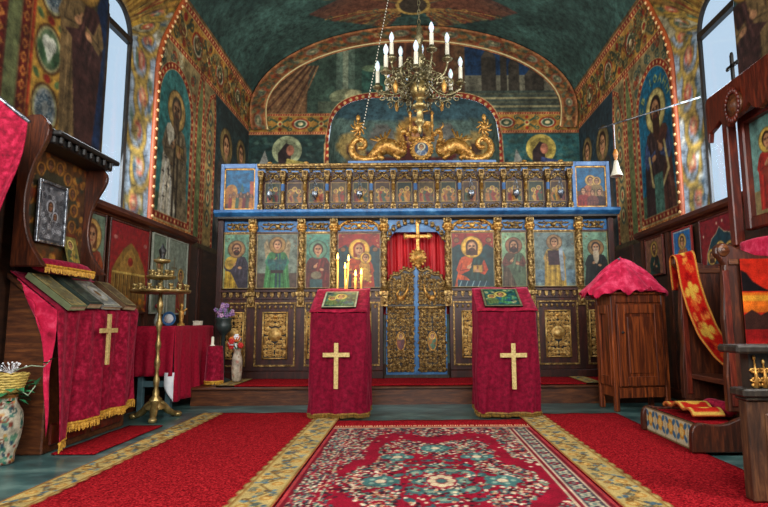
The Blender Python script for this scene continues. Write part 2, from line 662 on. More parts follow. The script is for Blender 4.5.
def face(cv, x, y, r, skin=SKIN, hair=(62, 36, 20), beard=None, halo=GOLDC, hr=1.75, long=True):
    if halo:
        cv.ell(x, y, r * hr * 1.06, r * hr * 1.06, tuple(int(q * .55) for q in halo))
        cv.ell(x, y, r * hr, r * hr, halo)
        cv.ell(x, y, r * hr * .9, r * hr * .9, tuple(min(255, int(q * 1.12)) for q in halo))
    cv.ell(x, y + r * .12, r * 1.02, r * 1.16, hair)
    if long:
        cv.poly([(x - r, y), (x + r, y), (x + r * .95, y - r * 1.35), (x - r * .95, y - r * 1.35)], hair)
    cv.rect(x - r * .3, x + r * .3, y - r * 1.5, y - r * .5, tuple(int(q * .8) for q in skin))
    cv.ell(x, y - r * .08, r * .72, r * .98, skin)
    cv.ell(x - r * .2, y - r * .05, r * .35, r * .75, tuple(min(255, int(q * 1.12)) for q in skin), .6)
    if beard:
        bl = .6 if len(beard) == 3 else beard[3]
        cv.ell(x, y - r * (.3 + .72 * bl), r * .64, r * bl, beard)
    dk = (46, 26, 18)
    for sgn in (-1, 1):
        cv.ell(x + sgn * r * .3, y + r * .1, r * .17, r * .1, dk)
        cv.line([(x + sgn * r * .12, y + r * .28), (x + sgn * r * .5, y + r * .26)], r * .09, dk)
    cv.line([(x + r * .02, y + r * .1), (x + r * .08, y - r * .28)], r * .12, tuple(int(q * .72) for q in skin))
    cv.ell(x, y - r * .52, r * .24, r * .09, (140, 60, 48))


def saint(cv, x, y, r, base, wide, robe, mantle=None, sleeve=None, hair=(62, 36, 20), beard=None, halo=GOLDC, wings=None, book=None, skin=SKIN, trim=None, hands=True, long=False, seed=1):
    """standing figure: head centre (x,y), head radius r, feet or picture edge at base, half width wide at the hem"""
    q = random.Random(seed)
    dkr = tuple(int(c * .55) for c in robe)
    ltr = tuple(min(255, int(c * 1.3 + 10)) for c in robe)
    sy = y - r * 1.55
    if wings:
        for sgn in (-1, 1):
            for k in range(5):
                t = k / 4
                cv.poly([(x + sgn * r * 1.2, sy), (x + sgn * r * (2.2 + .5 * t), y + r * (1.4 - 1.1 * t)), (x + sgn * r * (2.9 - .2 * t), y + r * (.3 - 1.6 * t)), (x + sgn * r * (2.3 - .2 * t), sy - r * (1.5 + 2.2 * t))], tuple(int(c * (.75 + .12 * (k % 3))) for c in wings))
    sh = r * 2.15
    body = [(x - r * .6, sy + r * .25), (x - sh * .8, sy - r * .15), (x - sh, sy - r * 1.0), (x - sh * 1.08, sy - r * 2.6), (x - wide, base), (x + wide, base), (x + sh * 1.08, sy - r * 2.6), (x + sh, sy - r * 1.0), (x + sh * .8, sy - r * .15), (x + r * .6, sy + r * .25)]
    cv.poly(body, robe)
    n = 7
    for k in range(n):
        t = (k + .5) / n * 2 - 1
        x0 = x + t * sh * .8 + q.uniform(-.1, .1) * r
        cv.line([(x0, sy - r * (1.2 + .6 * q.random())), (x + t * wide * .95, base)], r * .16, dkr if k % 2 else ltr, .75)
    if mantle:
        dkm = tuple(int(c * .55) for c in mantle)
        ltm = tuple(min(255, int(c * 1.35 + 12)) for c in mantle)
        cv.poly([(x + r * .3, sy + r * .2), (x + sh * .8, sy - r * .1), (x + sh * 1.1, sy - r * 1.2), (x + sh * 1.15, sy - r * 3), (x + wide * 1.02, base), (x + wide * .25, base), (x - sh * .5, sy - r * 3.3), (x - sh * .9, sy - r * 3.0), (x - r * .2, sy - r * 1.8)], mantle)
        for k in range(5):
            t = k / 4
            cv.line([(x + r * (.5 + 1.3 * t), sy - r * (.4 + .5 * t)), (x - r * .9 + (wide * .6 + r * .9) * (.3 + .7 * t), sy - r * (3.2 + 1.2 * t))], r * .15, dkm if k % 2 else ltm, .8)
    sl = sleeve or robe
    dks = tuple(int(c * .6) for c in sl)
    for sgn in (-1, 1):
        cv.poly([(x + sgn * sh * .92, sy - r * .5), (x + sgn * sh * 1.22, sy - r * 2.2), (x + sgn * sh * .95, sy - r * 3.1), (x + sgn * r * .45, sy - r * 2.35), (x + sgn * r * .35, sy - r * 1.7), (x + sgn * sh * .6, sy - r * 2.0)], sl)
        cv.line([(x + sgn * sh * .8, sy - r * 1.2), (x + sgn * sh * .92, sy - r * 2.4), (x + sgn * r * .6, sy - r * 2.1)], r * .14, dks)
    if trim:
        cv.line([(x - r * .1, sy), (x - r * .2, base)], r * .4, trim)
        cv.line([(x + r * .55, sy), (x + r * .65, base)], r * .4, trim)
    if book:
        cv.rect(x + r * .1, x + r * 1.75, sy - r * 2.7, sy - r * 1.4, tuple(int(c * .5) for c in book))
        cv.rect(x + r * .2, x + r * 1.65, sy - r * 2.6, sy - r * 1.5, book)
        cv.line([(x + r * .9, sy - r * 2.5), (x + r * .9, sy - r * 1.6)], r * .15, (120, 40, 20))
    if hands:
        cv.ell(x - r * .5, sy - r * 1.75, r * .42, r * .3, skin, rot=.6)
        cv.line([(x - r * .45, sy - r * 1.6), (x - r * .1, sy - r * 1.1)], r * .18, skin)
        cv.ell(x + r * .75, sy - r * 2.35, r * .42, r * .27, skin, rot=-.2)
    face(cv, x, y, r, skin, hair, beard, halo, long=long)


FONT = {  # small stroke letters, unit box
    'A': [[(0, 0), (.5, 1), (1, 0)], [(.22, .4), (.78, .4)]], 'H': [[(0, 0), (0, 1)], [(1, 0), (1, 1)], [(0, .5), (1, .5)]],
    'O': [[(.5, 0), (.05, .3), (.05, .7), (.5, 1), (.95, .7), (.95, .3), (.5, 0)]], 'I': [[(.5, 0), (.5, 1)]],
    'C': [[(.95, .85), (.5, 1), (.05, .7), (.05, .3), (.5, 0), (.95, .15)]], 'B': [[(0, 0), (0, 1), (.8, .85), (.6, .52), (0, .5), (.9, .3), (.6, 0), (0, 0)]],
    'P': [[(0, 0), (0, 1), (.9, .85), (.8, .5), (0, .45)]], 'E': [[(.9, 0), (0, 0), (0, 1), (.9, 1)], [(0, .5), (.7, .5)]],
    'X': [[(0, 0), (1, 1)], [(0, 1), (1, 0)]], 'M': [[(0, 0), (.1, 1), (.5, .4), (.9, 1), (1, 0)]], 'T': [[(.5, 0), (.5, 1)], [(0, 1), (1, 1)]],
}


def letters(cv, txt, cx, cy, rad, size, col, a0, a1, mirror=False):
    """letters along an arc round (cx, cy)"""
    n = len(txt)
    for k, ch in enumerate(txt):
        if ch not in FONT:
            continue
        a = a0 + (a1 - a0) * k / max(1, n - 1)
        ca, sa = math.cos(a - PI / 2), math.sin(a - PI / 2)
        for st in FONT[ch]:
            pts = []
            for u, v in st:
                lx, ly = (u - .5) * size * .8, (v - .5) * size
                X = rad * math.cos(a) + lx * ca - ly * sa
                Y = rad * math.sin(a) + lx * sa + ly * ca
                pts.append((cx + (-X if mirror else X), cy + Y))
            cv.line(pts, size * .17, col)


def dotted(cv, pts, wd, base=(150, 40, 24), dot=(232, 184, 118), edge=(222, 196, 130), gap=None):
    cv.line(pts, wd * 1.25, edge)
    cv.line(pts, wd, base)
    gap = gap or wd * 1.15
    P = np.array(pts, float)
    seg = np.sqrt(((P[1:] - P[:-1]) ** 2).sum(1))
    cum = np.concatenate([[0], np.cumsum(seg)])
    for d in np.arange(gap * .5, cum[-1], gap):
        i = min(len(seg) - 1, np.searchsorted(cum, d) - 1)
        t = (d - cum[i]) / max(seg[i], 1e-9)
        q = P[i] * (1 - t) + P[i + 1] * t
        cv.ell(q[0], q[1], wd * .3, wd * .3, dot)


def ornament(cv, x0, x1, y0, y1, vertical=False, bg=(196, 148, 64), a=(150, 44, 26), b=(64, 88, 64), seed=3, n=None):
    """band of medallions and crossed leaves with dotted red edges"""
    cv.rect(x0, x1, y0, y1, bg)
    L, W = (y1 - y0, x1 - x0) if vertical else (x1 - x0, y1 - y0)
    n = n or max(1, int(round(L / (W * 1.15))))

    def T(t, s_):
        return (x0 + W * (.5 + s_), y0 + t) if vertical else (x0 + t, y0 + W * (.5 + s_))
    st = L / n
    for k in range(n):
        c = T((k + .5) * st, 0)
        rx, ry = (.27 * W, .42 * st) if vertical else (.42 * st, .27 * W)
        if k % 2 == 0:
            cv.ell(*c, rx, ry, a)
            cv.ell(*c, rx * .78, ry * .78, (206, 196, 156))
            cv.ell(*c, rx * .62, ry * .62, b)
            cv.ell(*c, rx * .3, ry * .3, (220, 200, 150))
        else:
            for s1 in (-1, 1):
                cv.line([T((k + .1) * st, -.24 * s1), T((k + .9) * st, .24 * s1)], W * .09, b)
                cv.ell(*T((k + .5) * st, .26 * s1), W * .08, W * .08, a)
            cv.ell(*c, W * .13, W * .13, (216, 190, 120))
            cv.ell(*c, W * .07, W * .07, a)
        for s1 in (-1, 1):
            cv.spiral(*T(k * st, s1 * .24), W * .13, k, 1.1, W * .05, b)
    for s1 in (-1, 1):
        dotted(cv, [T(0, s1 * .44), T(L, s1 * .44)], W * .1)

# ------------------------------------------------------------------ the room
XW, YE, ZS, RISE = 3.0, 9.65, 4.75, 1.61
YN = 3.0      # painted zone starts here
_tab = [(0.0, XW, ZS)]
for k in range(1, 201):
    a = PI / 2 * k / 200
    x, z = XW * math.cos(a), ZS + RISE * math.sin(a)
    _tab.append((_tab[-1][0] + math.hypot(x - _tab[-1][1], z - _tab[-1][2]), x, z))
TAB = np.array(_tab)
SMAX = ZS + TAB[-1, 0]


def prof(s):
    """arc length from the floor -> (x, z) of the right half of the cross section"""
    s = np.asarray(s, float)
    d = np.clip(s - ZS, 0, None)
    x = np.where(s <= ZS, XW, np.interp(d, TAB[:, 0], TAB[:, 1]))
    z = np.where(s <= ZS, s, np.interp(d, TAB[:, 0], TAB[:, 2]))
    return x, z


NC = 5.575   # centre of the window bay
half = [(.495, 1.99), (.495, 2.6), (.495, 3.2), (.495, 3.6), (.495, 3.85), (.53, 4.05), (.60, 4.25), (.72, 4.45), (.85, 4.65), (.96, 4.85), (1.05, 5.08), (1.08, 5.35), (1.0, 5.65), (.78, 5.95), (.42, 6.13), (0, 6.2)]


def smooth_poly(pts, n):
    P = np.array(pts, float)
    d = np.concatenate([[0], np.cumsum(np.sqrt(((P[1:] - P[:-1]) ** 2).sum(1)))])
    t = np.linspace(0, d[-1], n)
    Q = np.stack([np.interp(t, d, P[:, k]) for k in range(P.shape[1])], 1)
    for _ in range(6):
        Q[1:-1] = (Q[:-2] + 2 * Q[1:-1] + Q[2:]) / 4
    return Q


far = smooth_poly(half, 90)
OUT = np.vstack([far, far[::-1][1:] * [-1, 1]])           # far side up, over, near side down; (dy, s)
wh = [(.295, 1.99), (.295, 4.08)] + [(.295 * math.cos(a), 4.08 + .32 * math.sin(a)) for a in np.linspace(0, PI / 2, 20)[1:]]
n1 = int(np.sum(far[:, 1] < 3.9))
wj = np.stack([np.full(n1, .295), np.linspace(1.99, 4.08, n1)], 1)
wa = np.array([(.295 * math.cos(a), 4.08 + .32 * math.sin(a)) for a in np.linspace(0, PI / 2, 90 - n1 + 1)[1:]])
winh = np.vstack([wj, wa])
WIN = np.vstack([winh, winh[::-1][1:] * [-1, 1]])


def bay(P, side, f):
    """the bay on the right reaches further west"""
    Q = np.array(P)
    if side > 0:
        Q[:, 0] = np.where(Q[:, 0] < 0, Q[:, 0] * f, Q[:, 0])
    return Q


def in_poly(X, Y, P):
    ins = np.zeros(X.shape, bool)
    for i in range(len(P)):
        x1, y1 = P[i]
        x2, y2 = P[(i + 1) % len(P)]
        if y1 == y2:
            continue
        ins ^= ((y1 > Y) != (y2 > Y)) & (X < (x2 - x1) * (Y - y1) / (y2 - y1) + x1)
    return ins


# floor
f = MB()
f.box(-3.3, 3.3, -2.6, 9.7, -0.12, 0.0)
tag(f.build('floor', FLOOR), kind='structure')


def paint_wall(side):
    L = side < 0
    cv = CV(YN, YE, 2.0, 5.1, 0.018, (112, 82, 48), 0.0115)
    # plain greenish ends
    cv.rect(YN, 3.75, 2, 5.1, (92, 104, 84))
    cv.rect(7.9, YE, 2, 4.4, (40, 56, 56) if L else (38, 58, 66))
    # lattice stripes
    for a, b in ((3.62, 3.78), (3.92, 4.03)):
        cv.rect(a, b, 2, 5.1, (86, 22, 16))
        for k in range(28):
            z = 2.05 + k * .11
            c = (a + b) / 2
            w = (b - a) * .36
            cv.poly([(c - w, z), (c, z + .05), (c + w, z), (c, z - .05)], (176, 112, 50))
            cv.ell(c, z, .018, .018, (96, 30, 20))
    cv.rect(3.78, 3.92, 2, 5.1, (98, 104, 66))
    # band of large ovals
    a, b = 4.03, 4.47
    cv.rect(a, b, 2, 5.1, (196, 150, 62))
    cv.line([(a + .02, 2), (a + .02, 5.1)], .03, (150, 44, 26))
    cv.line([(b - .02, 2), (b - .02, 5.1)], .03, (150, 60, 30))
    c = (a + b) / 2
    for k in range(7):
        z = 2.13 + k * .5
        cv.ell(c, z, .17, .21, (92, 56, 26))
        cv.ell(c, z, .15, .19, (176, 170, 120))
        cv.ell(c, z, .125, .165, (148, 154, 150) if k % 2 else (96, 118, 84))
        if k % 2:
            for j in range(8):
                cv.spiral(c + .075 * math.cos(j * .8), z + .1 * math.sin(j * .8), .04, j, 1.2, .011, (64, 84, 96))
        else:
            cv.ell(c - .035, z + .05, .05, .06, (206, 208, 190))
            cv.ell(c + .035, z + .05, .05, .06, (206, 208, 190))
            cv.poly([(c - .08, z + .04), (c + .08, z + .04), (c, z - .12)], (206, 208, 190))
            cv.ell(c - .09, z - .05, .04, .09, (60, 92, 60), rot=.5)
            cv.ell(c + .09, z - .05, .04, .09, (60, 92, 60), rot=-.5)
        cv.ell(c, z + .25, .045, .035, (150, 44, 30))
        for s1 in (-1, 1):
            cv.ell(c + s1 * .13, z + .25, .045, .03, (84, 108, 62), rot=s1 * .7)
    # saint beside the window
    cv.rect(4.48, 5.1, 2, 5.1, (26, 44, 74) if L else (24, 66, 78))
    cv.rect(4.48, 4.86, 2, 5.1, (84, 76, 52) if L else (40, 84, 84))
    saint(cv, 4.66, 4.02, .13, 2.02, .2, (122, 98, 62), (66, 40, 36), beard=(150, 140, 120), halo=(170, 128, 60), seed=4)
    cv.line([(5.06, 2), (5.06, 5.1)], .05, (60, 44, 34))
    # arched panel of the big standing saint
    cv.rect(6.02, 7.9, 2, 4.4, (150, 130, 86))
    for k in range(26):
        cv.spiral(rnd.uniform(6.1, 7.2), rnd.uniform(3.9, 4.38), .07, rnd.uniform(0, 6), 1.3, .022, rnd.choice([(64, 88, 76), (160, 60, 36), (190, 180, 140)]))
    p0, p1 = 6.14, 7.14
    pc, ph = (p0 + p1) / 2, (p1 - p0) / 2
    arch = [(p0, 2.16), (p0, 3.55)] + [(pc - ph * math.cos(t), 3.55 + .56 * math.sin(t)) for t in np.linspace(0, PI, 24)] + [(p1, 3.55), (p1, 2.16)]
    bgc = (62, 126, 122) if L else (24, 104, 134)
    cv.poly(arch, bgc)
    cv.poly([(p0, 2.16), (p1, 2.16), (p1, 2.5), (p0, 2.42)], (74, 104, 78))
    if L:
        cv.ell(pc, 3.78, .3, .26, (70, 126, 118), .6)
        saint(cv, pc + .02, 3.56, .14, 2.2, .4, (214, 206, 180), (128, 112, 84), sleeve=(120, 104, 80), hair=(80, 70, 56), beard=(96, 78, 60, 1.2), halo=(178, 142, 82), book=(150, 120, 70), skin=(176, 132, 92), trim=(70, 60, 48), seed=5)
        for k in range(16):
            x, z = pc + rnd.uniform(-.28, .28), rnd.uniform(2.35, 3.2)
            cv.line([(x - .03, z), (x + .03, z)], .014, (52, 44, 40))
            cv.line([(x, z - .04), (x, z + .04)], .014, (52, 44, 40))
    else:
        letters(cv, 'CB IOAHH', pc - .02, 3.5, .40, .09, (190, 186, 96), R(160), R(20), True)
        saint(cv, pc - .04, 3.5, .15, 2.2, .4, (96, 58, 46), (64, 46, 44), sleeve=(72, 88, 128), hair=(54, 34, 26), beard=(70, 42, 30, 1.3), halo=(216, 196, 120), skin=(196, 140, 96), long=False, seed=6)
        cv.line([(pc - .22, 3.05), (pc - .3, 2.7), (pc - .1, 2.5), (pc + .14, 2.58), (pc + .2, 2.95)], .05, (206, 184, 122))
        cv.rect(pc - .14, pc + .1, 2.2, 2.7, (84, 126, 110))
    dotted(cv, arch + [arch[0]], .075, gap=.1)
    dotted(cv, [(6.08, 2.05), (6.08, 4.3)], .07, gap=.1)
    dotted(cv, [(6.05, 2.07), (7.25, 2.07)], .06, gap=.09, base=(190, 110, 50))
    # pointed strips beyond the screen
    for (a, b, top, colr) in ((7.28, 7.52, 4.42, (112, 122, 74)), (7.6, 7.98, 4.3, (164, 136, 82))):
        c = (a + b) / 2
        pts = [(a, 2.02), (a, top - .55), (c - .02, top - .1), (b - .05, top), (b, top - .4), (b, 2.02)]
        cv.poly(pts, colr)
        if a > 7.5:
            for k in range(6):
                z = 2.4 + k * .3
                cv.ell(c, z, .09, .13, (70, 84, 70))
                cv.ell(c, z, .06, .09, (196, 178, 120))
                cv.ell(c, z, .03, .05, (150, 60, 36))
        dotted(cv, pts, .06, gap=.09)
    # dim figures in the sanctuary
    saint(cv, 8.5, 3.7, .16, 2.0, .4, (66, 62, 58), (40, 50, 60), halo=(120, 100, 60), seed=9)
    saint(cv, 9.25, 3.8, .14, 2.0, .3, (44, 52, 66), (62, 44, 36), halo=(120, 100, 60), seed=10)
    # springing band
    ornament(cv, 6.1, YE, 4.36, 5.06, seed=3, bg=(182, 132, 58), b=(70, 74, 52), n=8)
    for k in range(130):
        cv.spiral(rnd.uniform(6.2, YE), rnd.uniform(4.48, 4.95), .07, rnd.uniform(0, 6), 1.2, .017, rnd.choice([(150, 130, 80), (122, 60, 34), (84, 92, 60)]))
    cv.mottle(.28, 26, 21 + side)
    cv.mottle(.18, 90, 33 + side)
    return cv


def wall(side, name):
    cv = paint_wall(side)
    Y, S = np.meshgrid(cv.x, cv.y)
    x, z = prof(S)
    V = np.stack([side * x, Y, z], -1).reshape(-1, 3)
    F = grid_faces(cv.nx, cv.ny)
    cy = Y.reshape(-1)[F].mean(1)
    cs = S.reshape(-1)[F].mean(1)
    OUT_, WIN_ = bay(OUT, side, 1.42), bay(WIN, side, 1.7)
    F = F[~in_poly(cy - NC, cs, OUT_)]
    C = cv.a.reshape(-1, 3)
    # plain parts: below the rail, and towards the west
    n = len(V)
    extra, ef = [], []

    def quad(y0, y1, s0, s1, k=8):
        for i in range(k):
            a, b = s0 + (s1 - s0) * i / k, s0 + (s1 - s0) * (i + 1) / k
            (xa, za), (xb, zb) = prof(a), prof(b)
            m = n + len(extra)
            extra.extend([(side * xa, y0, za), (side * xa, y1, za), (side * xb, y1, zb), (side * xb, y0, zb)])
            ef.append((m, m + 1, m + 2, m + 3))
    quad(-2.6, YE, 0, 2.0, 1)
    quad(-2.6, .95, 2.0, 5.1)
    quad(1.85, YN, 2.0, 5.1)
    quad(.95, 1.85, 4.4, 5.1)
    V = np.vstack([V, np.array(extra)])
    F = np.vstack([F, np.array(ef)])
    C = np.vstack([C, np.tile([[.36, .3, .2]], (len(extra), 1))])
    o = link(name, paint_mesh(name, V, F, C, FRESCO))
    tag(o, kind='structure')
    # splayed reveal of the window bay
    nl, nw = len(OUT_), 26
    xo, zo = prof(OUT_[:, 1])
    A = np.stack([side * xo, NC + OUT_[:, 0], zo], 1)
    B = np.stack([np.full(nl, side * 3.22), NC + WIN_[:, 0], WIN_[:, 1]], 1)
    t = np.linspace(0, 1, nw)[None, :, None]
    bul = (np.sin(PI * t) * .05)
    P = A[:, None] * (1 - t) + B[:, None] * t
    P[..., 2:] += bul * np.clip((P[..., 2:] - 3.9) / .5, 0, 1)
    rv = CV(0, 7.0, 0, 1, 7.0 / (nl - 1), (150, 160, 168), 1 / (nw - 1))
    rv.a = np.zeros((nw, nl, 3))
    rv.ny, rv.nx = nw, nl
    rv.x, rv.y = np.linspace(0, 7.0, nl), np.linspace(0, .5, nw)
    rv.b = (0, 7.0, 0, .5)
    rv.px = .03
    rv.a[:] = np.array((150, 164, 176)) / 255
    rv.rect(1.9, 5.1, 0, .5, (196, 154, 60))
    rv.rect(1.55, 1.9, 0, .5, (176, 166, 130))
    rv.rect(5.1, 5.45, 0, .5, (176, 166, 130))
    for sgn in (0, 1):
        def mx(v):
            return 7.0 - v if sgn else v
        for k in range(9):
            c = .16 + k * .27
            d_ = (-1) ** k
            for wd, colr in ((.075, (84, 74, 50)), (.05, (186, 152, 72))):
                rv.spiral(mx(c), .25 + .03 * d_, .2, 1.57 * d_, 1.25 * d_ * (-1 if sgn else 1), wd, colr)
            rv.ell(mx(c), .25 + .03 * d_, .06, .07, rnd.choice([(186, 78, 60), (206, 112, 84), (196, 92, 70)]))
            rv.ell(mx(c), .25 + .03 * d_, .025, .03, (226, 200, 150))
            for j in range(3):
                rv.ell(mx(c + rnd.uniform(-.12, .12)), rnd.uniform(.05, .45), .045, .03, rnd.choice([(86, 112, 92), (70, 96, 112), (206, 204, 190), (150, 132, 70)]), rot=rnd.uniform(0, 3))
    for k in range(30):
        c = 2.15 + k * .095
        for wd, colr in ((.05, (92, 50, 24)), (.026, (226, 186, 96))):
            rv.line([(c, .03), (c + .1 * math.sin(k), .25), (c, .47)], wd, colr)
        rv.ell(c + .045, .12 + .26 * (k % 2), .035, .05, rnd.choice([(140, 50, 30), (64, 82, 62), (206, 150, 62)]))
    n2 = vnoise(nw, nl, 40, 5)
    rv.a *= (.75 + .5 * n2[..., None])
    C2 = rv.a.transpose(1, 0, 2).reshape(-1, 3)
    v2 = P.reshape(-1, 3)
    f2 = grid_faces(nw, nl)
    m = len(v2)
    v2 = np.vstack([v2, [A[0], A[-1], B[-1], B[0]]])
    f2 = np.vstack([f2, [[m, m + 1, m + 2, m + 3]]])
    C2 = np.vstack([C2, np.tile([[.3, .24, .18]], (4, 1))])
    rev = link('window_reveal', paint_mesh('window_reveal', v2, f2, C2, FRESCO), o)
    # raised dotted moulding round the bay
    tr = MB()
    pts = [(side * (xx - .012), NC + yy, zz) for (yy, _), xx, zz in zip(OUT_, xo, zo)]
    half_ = len(pts) // 2 + 6
    tr.tube(pts[:half_], .03, 6)
    tr.build('bay_moulding', plain('orange_moulding_' + name, (176, 84, 40)), o, True)
    bd = MB()
    for i in range(0, half_, 2):
        p = pts[i]
        bd.ball((p[0] - side * .024, p[1], p[2]), .022, seg=6, rings=4)
    bo = bd.build('bay_moulding_beads', plain('cream_bead_' + name, (236, 190, 128)), o, True)
    bo['kind'] = 'stuff'
    return o


wl = wall(-1, 'wall_left')
wr = wall(1, 'wall_right')


def window(side, name):
    x = side * 3.22
    WIN_ = bay(WIN, side, 1.7)
    lo_ = float(WIN_[:, 0].min())
    o = thing(name, (x, NC, 1.99), 'tall arched church window', 'window')
    for k in ('label', 'category'):
        del o[k]
    o['kind'] = 'structure'
    fr = MB()
    pts = [(x, NC + a, b) for a, b in WIN_[::4]]
    fr.tube([(x, NC + lo_, 1.99)] + [(x, NC + a, b) for a, b in WIN_[::4]] + [(x, NC + lo_, 1.99)], .028, 6)
    fr.box(x - .03, x + .03, NC + lo_ - .005, NC + .3, 1.97, 2.04)
    fr.build('window_frame', BLACKW, o)
    b = MB()
    b.box(x - .03, x + .03, NC + lo_ - .005, NC + .3, 4.03, 4.1)
    b.build('transom_bar', BLACKW, o)
    p = MB()
    p.box(x - .004, x + .004, NC + lo_ + .005, NC + .29, 2.02, 4.05)
    p.build('pane', GLASS, o)
    p = MB()
    p.yz([(NC + a, c) for a, c in WIN_ if c > 4.08], x - .004, x + .004)
    p.build('pane', GLASS, o)
    return o


window(-1, 'window_1')
window(1, 'window_2')

# ceiling: barrel vault with a painted seraph
s0 = 5.1
cvc = CV(-(SMAX - s0), SMAX - s0, YN, YE, 0.02, (56, 84, 76))
cvc.mottle(.35, 14, 71, (34, 58, 54))
cvc.mottle(.22, 60, 72)
SY = .75
for sgn in (-1, 1):
    for k in range(9):
        t = k / 8
        cvc.poly([(sgn * .1, SY + 8.25), (sgn * (.5 + .9 * t), SY + 8.95 - .55 * t), (sgn * (.7 + 1.1 * t), SY + 8.7 - .75 * t), (sgn * (.4 + .6 * t), SY + 8.2 - .5 * t)], [(122, 56, 42), (140, 104, 58), (92, 58, 46), (110, 106, 74)][k % 4], .6)
        cvc.line([(sgn * .15, SY + 8.3), (sgn * (.55 + 1.0 * t), SY + 8.85 - .6 * t)], .025, (186, 142, 76))
        for j in range(4):
            u_ = .35 + .2 * j
            cvc.spiral(sgn * (.15 + (.4 + 1.0 * t) * u_), SY + 8.3 + (.55 - .6 * t) * u_, .07, k + j, .8, .022, [(176, 132, 70), (120, 52, 40), (84, 96, 74)][(k + j) % 3], .8)
    for k in range(6):
        cvc.poly([(sgn * .08, SY + 8.0), (sgn * (.3 + .2 * k), SY + 7.4), (sgn * (.5 + .2 * k), SY + 7.2 + .1 * k), (sgn * .3, SY + 8.1)], [(122, 58, 42), (150, 112, 62)][k % 2], .6)
        cvc.line([(sgn * .1, SY + 8.1), (sgn * (.35 + .22 * k), SY + 7.3)], .025, (206, 158, 80))
cvc.ell(0, SY + 8.2, .3, .3, (196, 160, 84))
cvc.ell(0, SY + 8.2, .24, .24, (70, 60, 48))
S, Y = np.meshgrid(cvc.x, cvc.y)
x, z = prof(SMAX - np.abs(S))
V = np.stack([np.sign(S) * x, Y, z], -1).reshape(-1, 3)
F = grid_faces(cvc.nx, cvc.ny)
cs = SMAX - np.abs(S).reshape(-1)[F].mean(1)
cm = S.reshape(-1)[F].mean(1)
cy = Y.reshape(-1)[F].mean(1)
F = F[~((in_poly(cy - NC, cs, OUT) & (cm < 0)) | (in_poly(cy - NC, cs, bay(OUT, 1, 1.42)) & (cm > 0)))]
C = cvc.a.reshape(-1, 3)
ev, ef = [], []
for k in range(24):
    a, b = -(SMAX - s0) + 2 * (SMAX - s0) * k / 24, -(SMAX - s0) + 2 * (SMAX - s0) * (k + 1) / 24
    (xa, za), (xb, zb) = prof(SMAX - abs(a)), prof(SMAX - abs(b))
    xa, xb = math.copysign(xa, a), math.copysign(xb, b)
    m = len(V) + len(ev)
    ev += [(xa, -2.6, za), (xb, -2.6, zb), (xb, YN, zb), (xa, YN, za)]
    ef.append((m, m + 1, m + 2, m + 3))
V = np.vstack([V, ev])
F = np.vstack([F, ef])
C = np.vstack([C, np.tile([[.24, .33, .3]], (len(ev), 1))])
tag(link('ceiling', paint_mesh('ceiling', V, F, C, FRESCO)), kind='structure')

# end wall with the lunette painting and the apse
AC, AA, AB, AN = 3.75, 1.55, 1.24, 4.2      # apse opening: centre height, half width, rise, squareness


def apse_top(xx):
    return AC + AB * np.clip(1 - (np.abs(xx) / AA) ** AN, 0, None) ** (1 / AN)


cve = CV(-3.0, 3.0, 3.0, ZS + RISE, 0.013, (64, 62, 50))
cve.rect(-3, 3, 4.67, 6.4, (96, 70, 46))
cve.rect(-1.95, -.55, 4.7, 6.4, (60, 82, 68))
cve.rect(-.55, .75, 4.7, 6.4, (104, 66, 42))
for k in range(40):
    xx = rnd.uniform(-.5, .75)
    cve.line([(xx, 4.7), (xx + .03, 6.2)], .02, rnd.choice([(84, 50, 34), (130, 84, 54), (64, 42, 32)]), .6)
cve.rect(-1.42, -1.08, 5.0, 6.4, (96, 118, 100))          # column on the wall painting
cve.rect(-1.3, -1.2, 5.0, 6.4, (146, 158, 130))
cve.ell(-1.2, 5.0, .34, .16, (128, 134, 100))
cve.ell(-1.12, 5.04, .14, .1, (196, 190, 140))
cve.rect(-1.75, -.75, 4.72, 4.92, (92, 104, 82))
cve.rect(-.95, -.5, 5.0, 5.55, (52, 92, 78))
cve.ell(-.72, 5.55, .23, .07, (122, 146, 108))
cve.poly([(-3, 4.7), (-2.0, 4.7), (-1.9, 5.6), (-2.3, 5.3)], (124, 88, 56))
for k in range(7):
    cve.line([(-2.85 + .12 * k, 4.7), (-2.0 + .04 * k, 5.6)], .03, (84, 52, 38) if k % 2 else (150, 112, 76))
cve.rect(.95, 3, 5.05, 6.4, (26, 58, 92))                  # night town on the other side
cve.rect(.95, 3, 5.05, 5.4, (120, 116, 96))
for (a, b, h) in ((1.25, 1.52, 5.75), (1.75, 1.95, 5.6), (1.6, 1.72, 5.9), (2.05, 2.4, 5.4)):
    cve.rect(a, b, 4.95, h, (62, 56, 46))
    cve.poly([(a, h), (b, h), ((a + b) / 2, h + .22)], (74, 66, 54))
for k in range(5):
    cve.rect(.95, 2.7, 4.7 + .08 * k, 4.74 + .08 * k, (156, 148, 108) if k % 2 else (92, 96, 76))
    cve.rect(.95, 2.7, 4.74 + .08 * k, 4.78 + .08 * k, (70, 82, 72))
ornament(cve, -3, -1.5, 4.3, 4.69, bg=(176, 128, 56), n=4)
ornament(cve, 1.5, 3, 4.3, 4.69, bg=(176, 128, 56), n=4)
